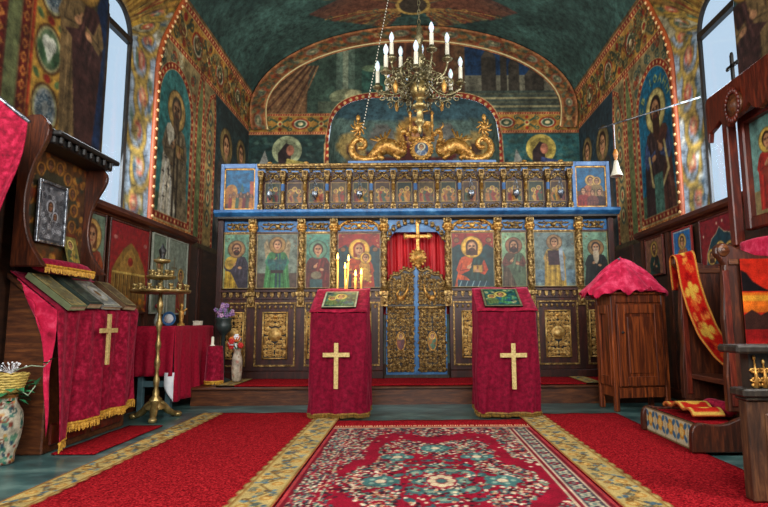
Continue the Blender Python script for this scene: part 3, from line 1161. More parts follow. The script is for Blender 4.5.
# figures beneath the band
for sgn, colh in ((-1, (176, 184, 140)), (1, (196, 172, 84))):
    cve.rect(min(sgn * 1.6, sgn * 3), max(sgn * 1.6, sgn * 3), 3, 4.28, (34, 60, 56) if sgn < 0 else (44, 92, 92))
    for k in range(90):
        cve.ell(sgn * rnd.uniform(1.65, 2.95), rnd.uniform(3.4, 4.25), .05, .03, rnd.choice([(24, 42, 36), (62, 92, 78), (90, 116, 104)]), .5)
    cx = sgn * 2.3
    cve.ell(cx, 4.0, .27, .27, colh)
    cve.ell(cx, 4.0, .2, .2, tuple(int(q * .8) for q in colh))
    cve.poly([(cx - .15, 3.3), (cx - .16, 3.95), (cx - .02, 4.14), (cx + .06, 4.1), (cx + .1, 3.3)], (46, 34, 34))
    cve.ell(cx + .06, 4.0, .07, .1, (176, 112, 86))
    cve.poly([(cx, 3.85), (cx + .55, 3.72), (cx + .6, 3.3), (cx - .1, 3.3)], (176, 160, 84) if sgn < 0 else (58, 70, 110))
    cve.poly([(sgn * 2.9 if sgn < 0 else 1.75, 3.5), (sgn * 2.7 if sgn < 0 else 1.85, 4.0), (sgn * 2.55 if sgn < 0 else 2.1, 3.5)], (150, 150, 140))
dotted(cve, [(-1.58, 3), (-1.58, 4.1)], .08, gap=.1)
op = [(xx, float(apse_top(xx)) + .05) for xx in np.linspace(-1.545, 1.545, 60)]
dotted(cve, [(-1.6, 3.0)] + op + [(1.6, 3.0)], .1, gap=.12)
cve.mottle(.3, 24, 91)
cve.mottle(.15, 80, 92)
X, Z = np.meshgrid(cve.x, cve.y)
V = np.stack([X, np.full_like(X, YE), Z], -1).reshape(-1, 3)
F = grid_faces(cve.nx, cve.ny)
cx, cz = X.reshape(-1)[F].mean(1), Z.reshape(-1)[F].mean(1)
keep = ~((np.abs(cx) < AA) & (cz < apse_top(cx)))
lim = ZS + RISE * np.sqrt(np.clip(1 - (cx / XW) ** 2, 0, None))
keep &= cz < lim + .03
F = F[keep]
C = cve.a.reshape(-1, 3)
ev = [(-3, YE, 0), (-1.55, YE, 0), (-1.55, YE, 3), (-3, YE, 3), (1.55, YE, 0), (3, YE, 0), (3, YE, 3), (1.55, YE, 3)]
m = len(V)
V = np.vstack([V, ev])
F = np.vstack([F, [[m, m + 1, m + 2, m + 3], [m + 4, m + 5, m + 6, m + 7]]])
C = np.vstack([C, np.tile([[.2, .2, .18]], (8, 1))])
we = tag(link('wall_end', paint_mesh('wall_end', V, F, C, FRESCO)), kind='structure')

# painted rib of the vault on the end wall
nr = 260
cvr = CV(0, 9.2, 0, .3, 9.2 / (nr - 1), (150, 100, 52), .3 / 20)
ornament(cvr, 0, 9.2, 0, .3, bg=(146, 92, 46), a=(120, 44, 28), b=(76, 86, 62), n=22)
for k in range(70):
    cvr.ell(rnd.uniform(0, 9.2), rnd.uniform(.06, .24), .06, .03, rnd.choice([(170, 150, 96), (90, 104, 84), (160, 66, 40)]), .8, rot=rnd.uniform(0, 3))
cvr.mottle(.3, 60, 55)
th = np.linspace(-PI * .055, PI * 1.055, cvr.nx)
rows = []
for j, rr in enumerate(np.linspace(1.0, 0, cvr.ny)):
    a, b = XW - .3 * (1 - rr) - .02, RISE - .3 * (1 - rr) - .01
    rows.append(np.stack([-a * np.cos(th), np.full_like(th, YE - .07), np.where((th >= 0) & (th <= PI), ZS + b * np.sin(th), ZS + 2.2 * np.sin(th))], 1))
V = np.array(rows)
lip = V[[0, -1]].copy()
lip[..., 1] += .07
VV = np.vstack([lip[:1].reshape(-1, 3), V.reshape(-1, 3), lip[1:].reshape(-1, 3)])
CC = np.vstack([cvr.a[0], cvr.a.reshape(-1, 3), cvr.a[-1]])
tag(link('trim_1', paint_mesh('trim_1', VV, grid_faces(cvr.nx, cvr.ny + 2), CC, FRESCO)), kind='structure')
g = MB()
g.tube([(p[0], YE - .075, p[2]) for p in V[-1][::3]], .014, 6)
g.build('gilt_edge', plain('pale_gilt_line', (214, 190, 130)), bpy.data.objects['trim_1'], True)

# the apse: a painted conch
cva = CV(-1.6, 1.6, 2.6, 5.1, 0.014, (92, 116, 106))
cva.rect(-1.6, 1.6, 4.62, 5.1, (58, 88, 96))
for sgn in (-1, 1):
    cva.ell(sgn * 1.2, 4.1, .26, .26, (186, 160, 96))
    cva.ell(sgn * 1.2, 4.02, .12, .17, (96, 66, 48))
    cva.poly([(sgn * .95, 2.6), (sgn * 1.0, 3.75), (sgn * 1.2, 3.95), (sgn * 1.45, 3.7), (sgn * 1.55, 2.6)], (120, 108, 84))
    cva.ell(sgn * .62, 4.25, .26, .3, (112, 104, 96), .8)
cva.ell(0, 4.32, .36, .36, (178, 134, 62))
cva.poly([(-1.0, 4.02), (-.75, 3.94), (-.35, 3.9), (-.22, 4.35), (0, 4.58), (.22, 4.35), (.35, 3.9), (.75, 3.98), (1.0, 4.06), (.75, 3.72), (.55, 3.3), (.6, 2.6), (-.6, 2.6), (-.55, 3.3), (-.75, 3.7)], (84, 24, 20))
cva.ell(0, 4.3, .14, .2, (186, 130, 92))
for k in range(7):
    cva.line([(-.5 + .16 * k, 3.85), (-.4 + .13 * k, 2.7)], .03, (50, 14, 14))
cva.mottle(.3, 18, 61)
na, nd = 61, 24
V, C = [], []
for j in range(nd):
    t = (j / (nd - 1)) * PI / 2
    for i in range(na):
        q = -1 + 2 * i / (na - 1)
        xx = q * AA
        top = float(apse_top(np.array(xx * .999)))
        V.append((xx * math.cos(t) if False else xx * (1 - .0 * t), YE + 1.2 * math.sin(t) * math.sqrt(max(0, 1 - q * q)) ** .7, AC + (top - AC) * math.cos(t)))
V = np.array(V)
C = cva.sample(V[:, 0], V[:, 2] - .33 * np.clip((V[:, 1] - YE) / 1.2, 0, 1))
F = grid_faces(na, nd)
vb, fb, cb = [], [], []
m = len(V)
for i in range(na):
    q = -1 + 2 * i / (na - 1)
    d = YE + 1.2 * math.sqrt(max(0, 1 - q * q)) ** .7
    for zz in np.linspace(AC, 0, 12):
        vb.append((q * AA, d, zz))
vb = np.array(vb)
V2 = np.vstack([V, vb])
C2 = np.vstack([C, cva.sample(vb[:, 0], vb[:, 2])])
F2 = np.vstack([F, grid_faces(12, na, m)])
tag(link('wall_apse', paint_mesh('wall_apse', V2, F2, C2, FRESCO)), kind='structure')

# rails, wainscot and dais
for side, nm in ((-1, 'trim_2'), (1, 'trim_3')):
    x = side * 3.0
    r = MB()
    prof2 = [(0, 1.93), (.05, 1.93), (.06, 1.945), (.1, 1.96), (.12, 1.985), (.12, 2.03), (0, 2.03)]
    r.prism(prof2, lambda a, b: (x - side * a, 2.4, b), lambda a, b: (x - side * a, 7.2, b))
    o = tag(r.build(nm, WOODH, bevel=.004), kind='structure')
    w = MB()
    w.box(min(x, x - side * .02), max(x, x - side * .02), -2.4, 8.4, 0.12, 1.93)
    w.build('wainscot_board', DARKW, o)
    for yy in (3.1, 4.05, 5.13, 6.02, 6.43, 7.12, 7.5):
        k = MB()
        k.box(min(x - side * .02, x - side * .045), max(x - side * .02, x - side * .045), yy - .045, yy + .045, .12, 1.93)
        k.build('wainscot_stile', WOOD, o)
    b = MB()
    b.box(min(x, x - side * .04), max(x, x - side * .04), -2.4, 7.2, 0, .12)
    tag(b.build('baseboard_left' if side < 0 else 'baseboard_right', WOODH), kind='structure')
d = MB()
d.box(-2.5, 2.75, 6.2, 9.6, .0, .17)
ds = tag(d.build('dais_step', WOODX), 'long brown wooden step in front of the icon screen', 'step', kind='structure')
d = MB()
d.box(-2.5, 2.75, 6.17, 9.6, .17, .2)
d.build('tread_board', WOODX, ds, bevel=.008)

# ------------------------------------------------------------------ the icon screen (iconostasis)
PANELGILT = m_noise('dull_panel_gilding', [(0.28, (110, 76, 32)), (0.5, (180, 140, 74)), (0.72, (226, 196, 126))], 20, 0.5, metal=0.45, bumps=0.2)
YF = 7.05


def mirror2(pts, cx):
    return [(2 * cx - a, b) for a, b in pts]


def spiral_pts(cx, cz, r, a0, turns, n=18, shrink=.8):
    return [(cx + r * (1 - shrink * i / n) * math.cos(a0 + turns * 2 * PI * i / n), cz + r * (1 - shrink * i / n) * math.sin(a0 + turns * 2 * PI * i / n)) for i in range(n + 1)]


def carve(mb, x0, x1, z0, z1, y, cell, th, holes=(), seed=1, inside=None):
    """openwork of mirrored scrolls and leaves, real relief"""
    q = random.Random(seed)
    xc = (x0 + x1) / 2
    nx = max(1, int(round((x1 - x0) / 2 / cell)))
    nz = max(1, int(round((z1 - z0) / cell)))
    cw, ch = (x1 - x0) / 2 / nx, (z1 - z0) / nz
    for j in range(nz):
        for i in range(nx):
            cx, cz = x0 + cw * (i + .5), z0 + ch * (j + .5)
            a0 = q.uniform(0, 6.28)
            d = 1 if (i + j) % 2 else -1
            for mir in (0, 1):
                X = 2 * xc - cx if mir else cx
                if any(((X - hx) / hr) ** 2 + ((cz - hz) / hz2) ** 2 < 1 for hx, hz, hr, hz2 in holes):
                    continue
                if inside and not inside(X, cz):
                    continue
                r = min(cw, ch) * .5
                pts = spiral_pts(cx, cz, r, a0, d * 1.25, 12)
                if mir:
                    pts = mirror2(pts, xc)
                mb.tube([(a, y, b) for a, b in pts], lambda t: th * (1.15 - .6 * t), 5)
                lx, lz = pts[-1]
                mb.ball((lx, y - th * .5, lz), th * 1.3, th, th * 1.3, 6, 4)
                e = pts[0]
                an = q.uniform(0, 6.28)
                mb.ball((e[0], y, e[1]), th * 2.2, th * .9, th * 1.1, 6, 4)


scr = thing('iconostasis', (0, YF, .2), 'carved wooden icon screen with blue cornice, gilt columns and painted saints', 'icon screen')
COLS = [.41, 1.055, 1.47, 2.1, 2.505]
colx = sorted([-c for c in COLS] + COLS)
# base structure: plinth, pilasters, rails
m = MB()
for s1 in (-1, 1):
    m.box(min(s1 * .42, s1 * 2.54), max(s1 * .42, s1 * 2.54), YF - .06, YF + .1, .2, .3)
    m.box(min(s1 * .42, s1 * 2.53), max(s1 * .42, s1 * 2.53), YF - .03, YF + .08, .3, 1.34)
    m.box(min(s1 * .42, s1 * 2.53), max(s1 * .42, s1 * 2.53), YF + .02, YF + .08, 1.34, 2.26)
m.build('frame', PANELW, scr, bevel=.006)
m = MB()
m.box(-2.53, 2.53, YF + .0, YF + .1, 2.06, 2.26)
m.build('frieze_board', BLUE, scr)
m = MB()
m.prism([(-.16, 2.34), (-.16, 2.30), (-.1, 2.26), (.12, 2.26), (.12, 2.34)], lambda a, b: (-2.58, YF + a, b), lambda a, b: (2.62, YF + a, b))
m.build('cornice', BLUE, scr, bevel=.006)
m = MB()
m.prism([(-.1, 2.26), (-.1, 2.235), (-.05, 2.215), (.0, 2.215), (.0, 2.26)], lambda a, b: (-2.55, YF + a, b), lambda a, b: (2.59, YF + a, b))
m.build('cornice_moulding', BLACKW, scr)


# gilt twisted columns between the big icons
def column_mesh(h, r):
    mb = MB()
    n = int(h / .012)

    def fn(u, v):
        a = u * 2 * PI
        z = v * h
        rr = r * (1 + .22 * math.sin(3 * a + z * 46) + .08 * math.sin(z * 150))
        return (rr * math.cos(a), rr * math.sin(a), z)
    mb.grid(fn, 14, min(n, 60), True)
    return mb


colme = column_mesh(.72, .036).mesh('column', GILTDARK, True)
cap = MB()
cap.lathe([(.03, 0), (.05, .012), (.055, .03), (.04, .045), (.06, .07), (.066, .09), (.05, .105), (.05, .12)], seg=12)
for k in range(8):
    a = k * PI / 4
    cap.ball((.055 * math.cos(a), .055 * math.sin(a), .06), .014, .014, .028, 6, 4)
capme = cap.mesh('capital', GOLD, True)
bas = MB()
bas.box(-.055, .055, -.05, .05, 0, .05)
bas.lathe([(.054, .05), (.058, .065), (.045, .08), (.05, .095), (.036, .11)], seg=12)
basme = bas.mesh('column_base', GILTDARK)
for c in colx:
    if abs(c) > 2.3:
        continue
    o = link('column', colme, scr)
    o.matrix_parent_inverse = Matrix()
    o.location = (c, -.05, 1.35 - .2)
    for me, nm, z in ((capme, 'capital', .71), (basme, 'column_base', -.11)):
        q = link(nm, me, o)
        q.matrix_parent_inverse = Matrix()
        q.location = (0, 0, z)
    # carved drop above the capital and below the base
    d = MB()
    d.box(c - .05, c + .05, YF - .08, YF, 2.17, 2.25)
    d.ball((c, YF - .09, 2.2), .04, .03, .04, 8, 5)
    d.build('column_block', GILTDARK, scr)
    d = MB()
    d.box(c - .045, c + .045, YF - .06, YF, 1.1, 1.25)
    d.ball((c, YF - .07, 1.17), .03, .02, .05, 8, 5)
    d.build('column_block', GILTDARK, scr)
for s1 in (-1, 1):
    d = MB()
    d.box(s1 * 2.515 - .035, s1 * 2.515 + .035, YF - .06, YF + .08, .3, 2.22)
    d.build('end_post', PANELW, scr, bevel=.005)

# the eight big icons
W0 = [(-2.48, -2.145), (-2.055, -1.52), (-1.425, -1.1), (-1.01, -.455), (.455, 1.01), (1.1, 1.425), (1.52, 2.055), (2.145, 2.48)]
ZI0, ZI1 = 1.335, 2.05


def big_icon(k):
    a, b = W0[k]
    w, h = b - a, ZI1 - ZI0
    c = w / 2
    bg = [(112, 158, 126), (116, 128, 112), (86, 150, 128), (24, 66, 74), (18, 62, 66), (134, 170, 128), (118, 138, 132), (120, 158, 128)][k]
    cv = CV(0, w, 0, h, .0062, bg)
    cv.mottle(.3, 8, 100 + k)
    br = (90, 52, 26)
    if k == 0:
        saint(cv, c, .515, .062, 0, .15, (196, 156, 46), (62, 54, 66), sleeve=(62, 54, 66), hair=br, beard=(60, 34, 20), halo=(150, 112, 66), seed=1)
        cv.ell(c - .09, .33, .06, .08, (206, 166, 66))
    elif k == 1:
        cv.rect(0, w, 0, .2, (92, 74, 62))
        saint(cv, c, .565, .06, 0, .17, (70, 132, 74), None, sleeve=(66, 142, 108), hair=(96, 60, 30), halo=(158, 120, 66), wings=(196, 170, 122), trim=(38, 74, 82), seed=2)
        cv.rect(c - .08, c + .08, .2, .24, (58, 40, 36))
        cv.poly([(c - .1, .24), (c + .1, .24), (c + .13, .38), (c - .13, .38)], (46, 92, 96), .8)
    elif k == 2:
        saint(cv, c, .5, .066, 0, .16, (96, 40, 36), (112, 36, 30), sleeve=(96, 36, 30), hair=(66, 38, 24), halo=(96, 136, 108), seed=3)
        cv.rect(c - .1, c + .06, 0, .12, (60, 96, 96))
        cv.ell(c - .02, .17, .07, .05, (138, 126, 96))
    elif k in (3, 4):
        cv.rect(0, w, .5, h, (158, 34, 24))
        cv.poly([(0, .5), (.1, .56), (.17, .5)], (24, 66, 74))
        cv.poly([(w, .5), (w - .1, .56), (w - .17, .5)], (24, 66, 74))
        for q in (.07, w - .07):
            yy = .5 if k == 3 else .61
            cv.ell(q, yy, .04, .035, (60, 40, 30))
            cv.ell(q, yy, .03, .026, (140, 90, 50))
        if k == 3:
            saint(cv, c, .5, .075, 0, .2, (186, 70, 28), (160, 44, 26), sleeve=(176, 62, 30), hair=(150, 56, 30), halo=(222, 170, 62), hands=False, seed=4, long=True)
            cv.poly([(c + .02, .1), (c - .0, .3), (c + .06, .38), (c + .14, .3), (c + .15, .1)], (206, 150, 60))
            face(cv, c + .085, .39, .045, halo=(226, 178, 72), hr=1.6, hair=(120, 72, 32), long=False)
            for q in range(16):
                cv.ell(c + rnd.uniform(-.17, .17), rnd.uniform(.04, .28), .016, .012, (236, 190, 80))
            cv.rect(c - .2, c - .1, 0, .18, (24, 52, 62))
        else:
            saint(cv, c - .01, .52, .078, 0, .23, (214, 86, 30), (26, 62, 56), sleeve=(206, 74, 34), hair=(86, 46, 22), beard=(70, 36, 18), halo=(226, 172, 60), book=(206, 156, 66), long=True, seed=5)
            cv.poly([(c - .2, 0), (c - .2, .1), (c + .2, .07), (c + .22, 0)], (26, 68, 84))
            for q in range(5):
                cv.line([(c - .18 + .08 * q, 0), (c - .15 + .08 * q, .08)], .01, (150, 180, 180))
    elif k == 5:
        saint(cv, c, .535, .06, 0, .15, (92, 72, 52), (84, 104, 76), sleeve=(122, 66, 54), hair=(52, 32, 22), beard=(46, 28, 20, .75), halo=(146, 96, 66), long=True, seed=6)
    elif k == 6:
        cv.rect(0, w, .05, .22, (108, 136, 148))
        saint(cv, c, .575, .056, 0, .14, (190, 152, 62), None, sleeve=(178, 140, 76), hair=(80, 50, 28), halo=(150, 116, 76), seed=7)
        cv.poly([(c - .08, .28), (c + .06, .28), (c + .07, .47), (c - .09, .47)], (66, 42, 48))
        cv.line([(c + .08, .48), (c + .1, .1)], .05, (158, 170, 176))
    else:
        saint(cv, c + .01, .5, .058, 0, .16, (34, 40, 38), (28, 34, 34), sleeve=(36, 40, 36), hair=(54, 44, 34), beard=(196, 176, 146, 1.9), halo=(138, 104, 62), seed=8)
    # writing round the halo and painted line frame
    for q in range(2):
        letters(cv, 'CBT' if q == 0 else 'IHP', c, .55, w * .43, .022, (120, 70, 40) if k not in (3, 4) else (236, 196, 110), R(150 - 120 * q), R(120 - 120 * q))
    cv.line([(.006, .006), (w - .006, .006), (w - .006, h - .006), (.006, h - .006), (.006, .006)], .012, (186, 160, 106))
    ic = board('icon_panel', cv, (a, YF - .012, ZI0), (1, 0, 0), (0, 0, 1), ICON, scr, .03)
    ic['label'] = ['icon of a brown bearded saint in dark mantle and yellow tunic', 'icon of a winged angel in green robes', 'icon of a young saint in dark red cloak on green', 'icon of the mother and child with golden haloes', 'icon of a bearded figure in orange robe holding a book', 'icon of a bearded saint in green and brown robe', 'icon of a young saint in yellow tunic on pale blue', 'icon of an old monk with long white beard'][k]
    fr = MB()
    for (p, q, r, s_) in ((a - .018, a, ZI0 - .02, ZI1 + .02), (b, b + .018, ZI0 - .02, ZI1 + .02)):
        fr.box(p, q, YF - .03, YF + .02, r, s_)
    fr.box(a, b, YF - .03, YF + .02, ZI0 - .02, ZI0)
    fr.box(a, b, YF - .03, YF + .02, ZI1, ZI1 + .02)
    fr.build('icon_frame', WOOD if k % 2 else GILTDARK, ic)


for k in range(8):
    big_icon(k)

# gilt foliage on the blue frieze
for k, (a, b) in enumerate(W0):
    g = MB()
    c, w = (a + b) / 2, b - a
    hh = .05
    for s1 in (-1, 1):
        p = [(c + s1 * w * .42 * t, YF - .012, 2.14 + hh * .7 * math.sin(t * PI * 2.2) * (1 - t * .4)) for t in np.linspace(0, 1, 14)]
        g.tube(p, lambda t: .014 * (1 - .7 * t), 5)
        for j in range(4):
            t = .15 + .2 * j
            g.ball((c + s1 * w * .42 * t, YF - .012, 2.14 + (.03 if j % 2 else -.03)), .034, .012, .014, 8, 4)
            g.tube([(x_, YF - .012, z_) for x_, z_ in spiral_pts(c + s1 * w * .42 * t, 2.14 + (-.03 if j % 2 else .03), .022, j, 1.1 * s1, 8)], .006, 4)
    g.ball((c, YF - .015, 2.145), .035, .02, .035, 8, 5)
    tag(g.build('frieze_foliage', GILTDARK if k not in (3, 4) else GOLD, scr, True), kind='stuff')
    if k in (3, 4):
        g = MB()
        for j in range(22):
            t = PI * j / 21
            g.ball((c - w * .46 * math.cos(t), YF - .02, 2.1 + .12 * math.sin(t)), .02, .02, .02, 6, 4)
        g.tube([(c - w * .49 * math.cos(t), YF - .02, 2.09 + .14 * math.sin(t)) for t in np.linspace(0, PI, 24)], .012, 5)
        tag(g.build('arched_garland', GOLD, scr, True), kind='stuff')
    # little balusters under each icon
    m = MB()
    m.box(a - .03, b + .03, YF - .075, YF, 1.29, 1.32)
    m.box(a - .02, b + .02, YF - .05, YF, 1.2, 1.225)
    m.build('icon_shelf', PANELW, scr)
    n = max(3, int(w / .08))
    for j in range(n):
        x = a + w * (j + .5) / n
        q = MB()
        q.xz([(x - .024, 1.288), (x - .018, 1.26), (x - .022, 1.245), (x, 1.215), (x + .022, 1.245), (x + .018, 1.26), (x + .024, 1.288)], YF - .06, YF - .035)
        q.build('shelf_baluster', GILTDARK, scr)
    # lower panel: gilt beading and pierced carving round a boss
    z0, z1 = .36, 1.16
    iz0, iz1 = .46, 1.03
    ix0, ix1 = (c - .15, c + .15) if w > .45 else (c - .12, c + .12)
    for (p, q, r, s_) in ((a + .01, a + .03, z0, z1), (b - .03, b - .01, z0, z1)):
        m = MB()
        m.box(p, q, YF - .055, YF - .03, r, s_)
        m.build('panel_bead', GILTDARK, scr)
    for r, s_ in ((z0, z0 + .02), (z1 - .02, z1)):
        m = MB()
        m.box(a + .03, b - .03, YF - .055, YF - .03, r, s_)
        m.build('panel_bead', GILTDARK, scr)
    for j in range(max(3, int(w / .07))):
        n = max(3, int(w / .07))
        x = a + .03 + (w - .06) * (j + .5) / n
        m = MB()
        m.ball((x, YF - .04, 1.1), .018, .012, .022, 6, 4)
        m.build('panel_stud', GILTDARK, scr)
    m = MB()
    m.box(ix0, ix1, YF - .034, YF - .028, iz0, iz1)
    cp = m.build('carved_panel', BLACK, scr)
    m = MB()
    carve(m, ix0 + .01, ix1 - .01, iz0 + .01, iz1 - .01, YF - .045, .055, .0095, [(c, (iz0 + iz1) / 2, .085, .095)], 40 + k)
    carve(m, ix0 + .01, ix1 - .01, iz0 + .03, iz1 - .03, YF - .04, .085, .008, [(c, (iz0 + iz1) / 2, .085, .095)], 60 + k)
    m.box(ix0 - .01, ix0 + .008, YF - .055, YF - .03, iz0 - .01, iz1 + .01)
    m.box(ix1 - .008, ix1 + .01, YF - .055, YF - .03, iz0 - .01, iz1 + .01)
    m.box(ix0, ix1, YF - .055, YF - .03, iz0 - .01, iz0 + .008)
    m.box(ix0, ix1, YF - .055, YF - .03, iz1 - .008, iz1 + .01)
    tag(m.build('pierced_foliage', PANELGILT, cp, True), kind='stuff')
    m = MB()
    m.lathe([(.0, -.075), (.04, -.072), (.06, -.06), (.066, -.05), (.08, -.05), (.088, -.04), (.088, -.03)], (c, YF, (iz0 + iz1) / 2 + .01), 20, 'Y')
    m.build('boss', PANELGILT, cp, True)
    if w > .45:
        m = MB()
        m.lathe([(.0, -.066), (.02, -.062), (.03, -.05), (.03, -.04)], (c, YF, iz1 - .055), 12, 'Y')
        m.build('boss', GOLD, cp, True)

# upper tier: two square paintings and fourteen little icons between colonnettes
m = MB()
m.box(-2.06, 2.06, YF + .0, YF + .08, 2.34, 2.93)
m.build('tier_back', WOOD, scr)
m = MB()
m.box(-2.06, 2.06, YF - .01, YF, 2.74, 2.86)
m.build('tier_header', PANELW, scr)
m = MB()
m.box(-2.06, 2.06, YF - .012, YF, 2.86, 2.905)
m.build('tier_blue_band', PALEBLUE, scr)
m = MB()
m.box(-2.06, 2.06, YF - .01, YF, 2.345, 2.45)
m.build('tier_plinth', PANELW, scr)
m = MB()
m.box(-2.06, 2.06, YF - .09, YF + .1, 2.925, 2.96)
m.box(-2.06, 2.06, YF - .07, YF + .08, 2.905, 2.925)
m.build('tier_top_rail', GILTDARK, scr, bevel=.004)
m = MB()
for k in (0, 1, 7, 8):
    m.lathe([(.0, 0), (.03, .004), (.034, .018), (.02, .03), (.0, .034)], (-1.9 + k * .475, YF - .06, 2.96), 10)
tag(m.build('rail_rosettes', GOLD, scr, True), kind='stuff')
xs = [-2.01 + 4.02 * k / 14 for k in range(15)]
tc = MB()
tc.box(-.032, .032, -.03, .03, 0, .07)
tc.lathe([(.026, .07), (.03, .085), (.02, .1), (.022, .2), (.027, .22), (.02, .235), (.022, .36), (.032, .38), (.024, .395), (.034, .43), (.038, .45)], seg=10)
tc.box(-.036, .036, -.032, .03, .45, .52)
tc.ball((0, -.035, .485), .026, .016, .026, 8, 4)
tc.ball((0, -.035, .035), .022, .016, .022, 8, 4)
tcm = tc.mesh('colonnette', GILTDARK, False)
for x in xs:
    o = link('colonnette', tcm, scr)
    o.matrix_parent_inverse = Matrix()
    o.location = (x, -.06, 2.345 - .2)
    if True:
        st = MB()
        st.lathe([(.024, 0), (.0245, .09)], (x, YF - .06, 2.6), 10)
        st.build('pale_sleeve', PALEBLUE if xs.index(x) % 2 else GOLD, o, True)
robes = [(150, 50, 34), (206, 150, 60), (64, 92, 70), (170, 110, 50), (120, 40, 40), (92, 84, 60), (200, 120, 50)]
for k in range(14):
    a, b = xs[k] + .042, xs[k + 1] - .042
    w = b - a
    cv = CV(0, w, 0, .27, .007, [(44, 60, 40), (72, 46, 28), (28, 44, 34), (92, 72, 36)][k % 4])
    cv.mottle(.3, 5, 300 + k)
    for j in range(3 if k % 3 else 2):
        x = w * (.25 + .25 * j) if k % 3 else w * (.33 + .34 * j)
        saint(cv, x, .15 + .03 * (j % 2), .018, .0, .03, robes[(k + j * 2) % 7], robes[(k + j + 3) % 7], halo=(216, 176, 84), hands=False, seed=k * 3 + j)
    cv.line([(.004, .004), (w - .004, .004), (w - .004, .266), (.004, .266), (.004, .004)], .009, (206, 164, 84))
    ic = board('small_icon', cv, (a, YF - .012, 2.455), (1, 0, 0), (0, 0, 1), ICON, scr, .02)
    g = MB()
    for s1 in (-1, 1):
        cxx = (a + b) / 2
        g.tube([(x_, YF - .02, z_) for x_, z_ in spiral_pts(cxx + s1 * w * .25, 2.8, .045, PI if s1 < 0 else 0, -1.1 * s1, 12)], .01, 5)
        g.tube([(cxx + s1 * w * .5 * t, YF - .02, 2.745 + .05 * math.cos(t * PI / 2)) for t in np.linspace(0, 1, 8)], .011, 5)
        g.tube([(x_, YF - .02, z_) for x_, z_ in spiral_pts(cxx + s1 * w * .25, 2.405, .036, 0, 1.1 * s1, 10)], .009, 5)
        g.ball((cxx + s1 * w * .1, YF - .02, 2.85), .03, .015, .014, 6, 4)
        g.ball((cxx + s1 * w * .35, YF - .02, 2.87), .03, .015, .012, 6, 4)
    g.ball((cxx, YF - .025, 2.81), .02, .02, .028, 6, 4)
    g.ball((cxx, YF - .025, 2.4), .018, .018, .022, 6, 4)
    g.box(a, b, YF - .03, YF, 2.36, 2.372)
    g.box(a, b, YF - .03, YF, 2.885, 2.9)
    tag(g.build('scroll_arch', GILTDARK, ic, True), kind='stuff')
for s1 in (-1, 1):
    a, b = (-2.49, -2.09) if s1 < 0 else (2.09, 2.49)
    w = b - a
    cv = CV(0, w, 0, .54, .0075, (20, 104, 150))
    cv.rect(0, w, 0, .22, (92, 66, 52))
    cv.mottle(.3, 6, 400 + s1)
    if s1 < 0:
        cv.ell(.09, .24, .08, .1, (196, 140, 62))
        cv.poly([(.0, .08), (.03, .3), (.1, .33), (.16, .1)], (176, 112, 50))
        cv.rect(.33, .4, .18, .38, (176, 84, 62))
        for j in range(7):
            face(cv, .08 + .045 * j, .19 + .03 * (j % 2), .018, halo=None, hair=(60, 40, 30))
            cv.poly([(.05 + .045 * j, .02), (.06 + .045 * j, .16), (.1 + .045 * j, .16), (.11 + .045 * j, .02)], robes[j % 7])
        cv.poly([(.2, .24), (.23, .36), (.26, .24)], (60, 100, 96))
    else:
        for j, (x, y, r) in enumerate(((.2, .36, .04), (.28, .35, .032), (.1, .22, .036), (.31, .2, .036), (.22, .2, .03))):
            saint(cv, x, y, r, 0, r * 2.6, [(176, 100, 66), (150, 120, 70), (150, 44, 36), (66, 40, 36), (120, 64, 52)][j], None, halo=(206, 160, 84) if j < 2 else None, hands=False, seed=30 + j)
    cv.line([(.005, .005), (w - .005, .005), (w - .005, .535), (.005, .535), (.005, .005)], .014, (186, 146, 90))
    ic = board('square_painting', cv, (a, YF - .03, 2.36), (1, 0, 0), (0, 0, 1), ICON, scr, .02)
    m = MB()
    m.box(a - .045, a, YF - .06, YF + .08, 2.34, 2.97)
    m.box(b, b + .045, YF - .06, YF + .08, 2.34, 2.97)
    m.box(a, b, YF - .06, YF + .08, 2.91, 2.97)
    m.box(a, b, YF - .06, YF + .08, 2.34, 2.362)
    m.box(a, b, YF + .0, YF + .08, 2.362, 2.91)
    m.build('painting_frame', PALEBLUE, ic, bevel=.005)
    m = MB()
    for (p, q, r, s_) in ((a, a + .014, 2.362, 2.91), (b - .014, b, 2.362, 2.91), (a, b, 2.362, 2.378), (a, b, 2.895, 2.91)):
        m.box(p, q, YF - .045, YF - .02, r, s_)
    m.build('gilt_slip', GOLD, ic)

# ---- royal doors with curtain, cross and medallion
m = MB()


def curt(u, v):
    x = -.46 + .92 * u
    z = 1.0 + 1.25 * v
    return (x, YF + .16 + .028 * math.sin(u * 40) * (1 - .4 * v) + .012 * math.sin(u * 93 + v * 2), z)


m.grid(curt, 90, 12)
m.build('curtain', REDSILK, scr, True)
m = MB()
m.xz([(-.42, 2.24), (-.42, 1.86), (-.36, 1.95), (-.24, 2.1), (-.1, 2.17), (.1, 2.17), (.24, 2.1), (.36, 1.95), (.42, 1.86), (.42, 2.24)][::-1], YF - .03, YF + .02)
m.build('gate_arch', BLUE, scr, bevel=.004)
for j in range(12):
    t = PI * (j + .5) / 12
    x, z = -.36 * math.cos(t), 1.93 + .26 * math.sin(t)
    g = MB()
    g.ball((x, YF - .045, min(z, 2.2)), .03, .022, .03, 8, 5)
    g.tube([(p, YF - .04, min(q, 2.25)) for p, q in spiral_pts(x, min(z, 2.2) + .03, .03, t, 1.2, 10)], .008, 5)
    g.build('gate_arch_carving', GILTDARK, scr, True)


def door_top(x):
    t = abs(x) / .385
    return 1.32 + .27 * math.sqrt(max(0, 1 - t ** 2.2)) + .02 * math.cos(t * 16)


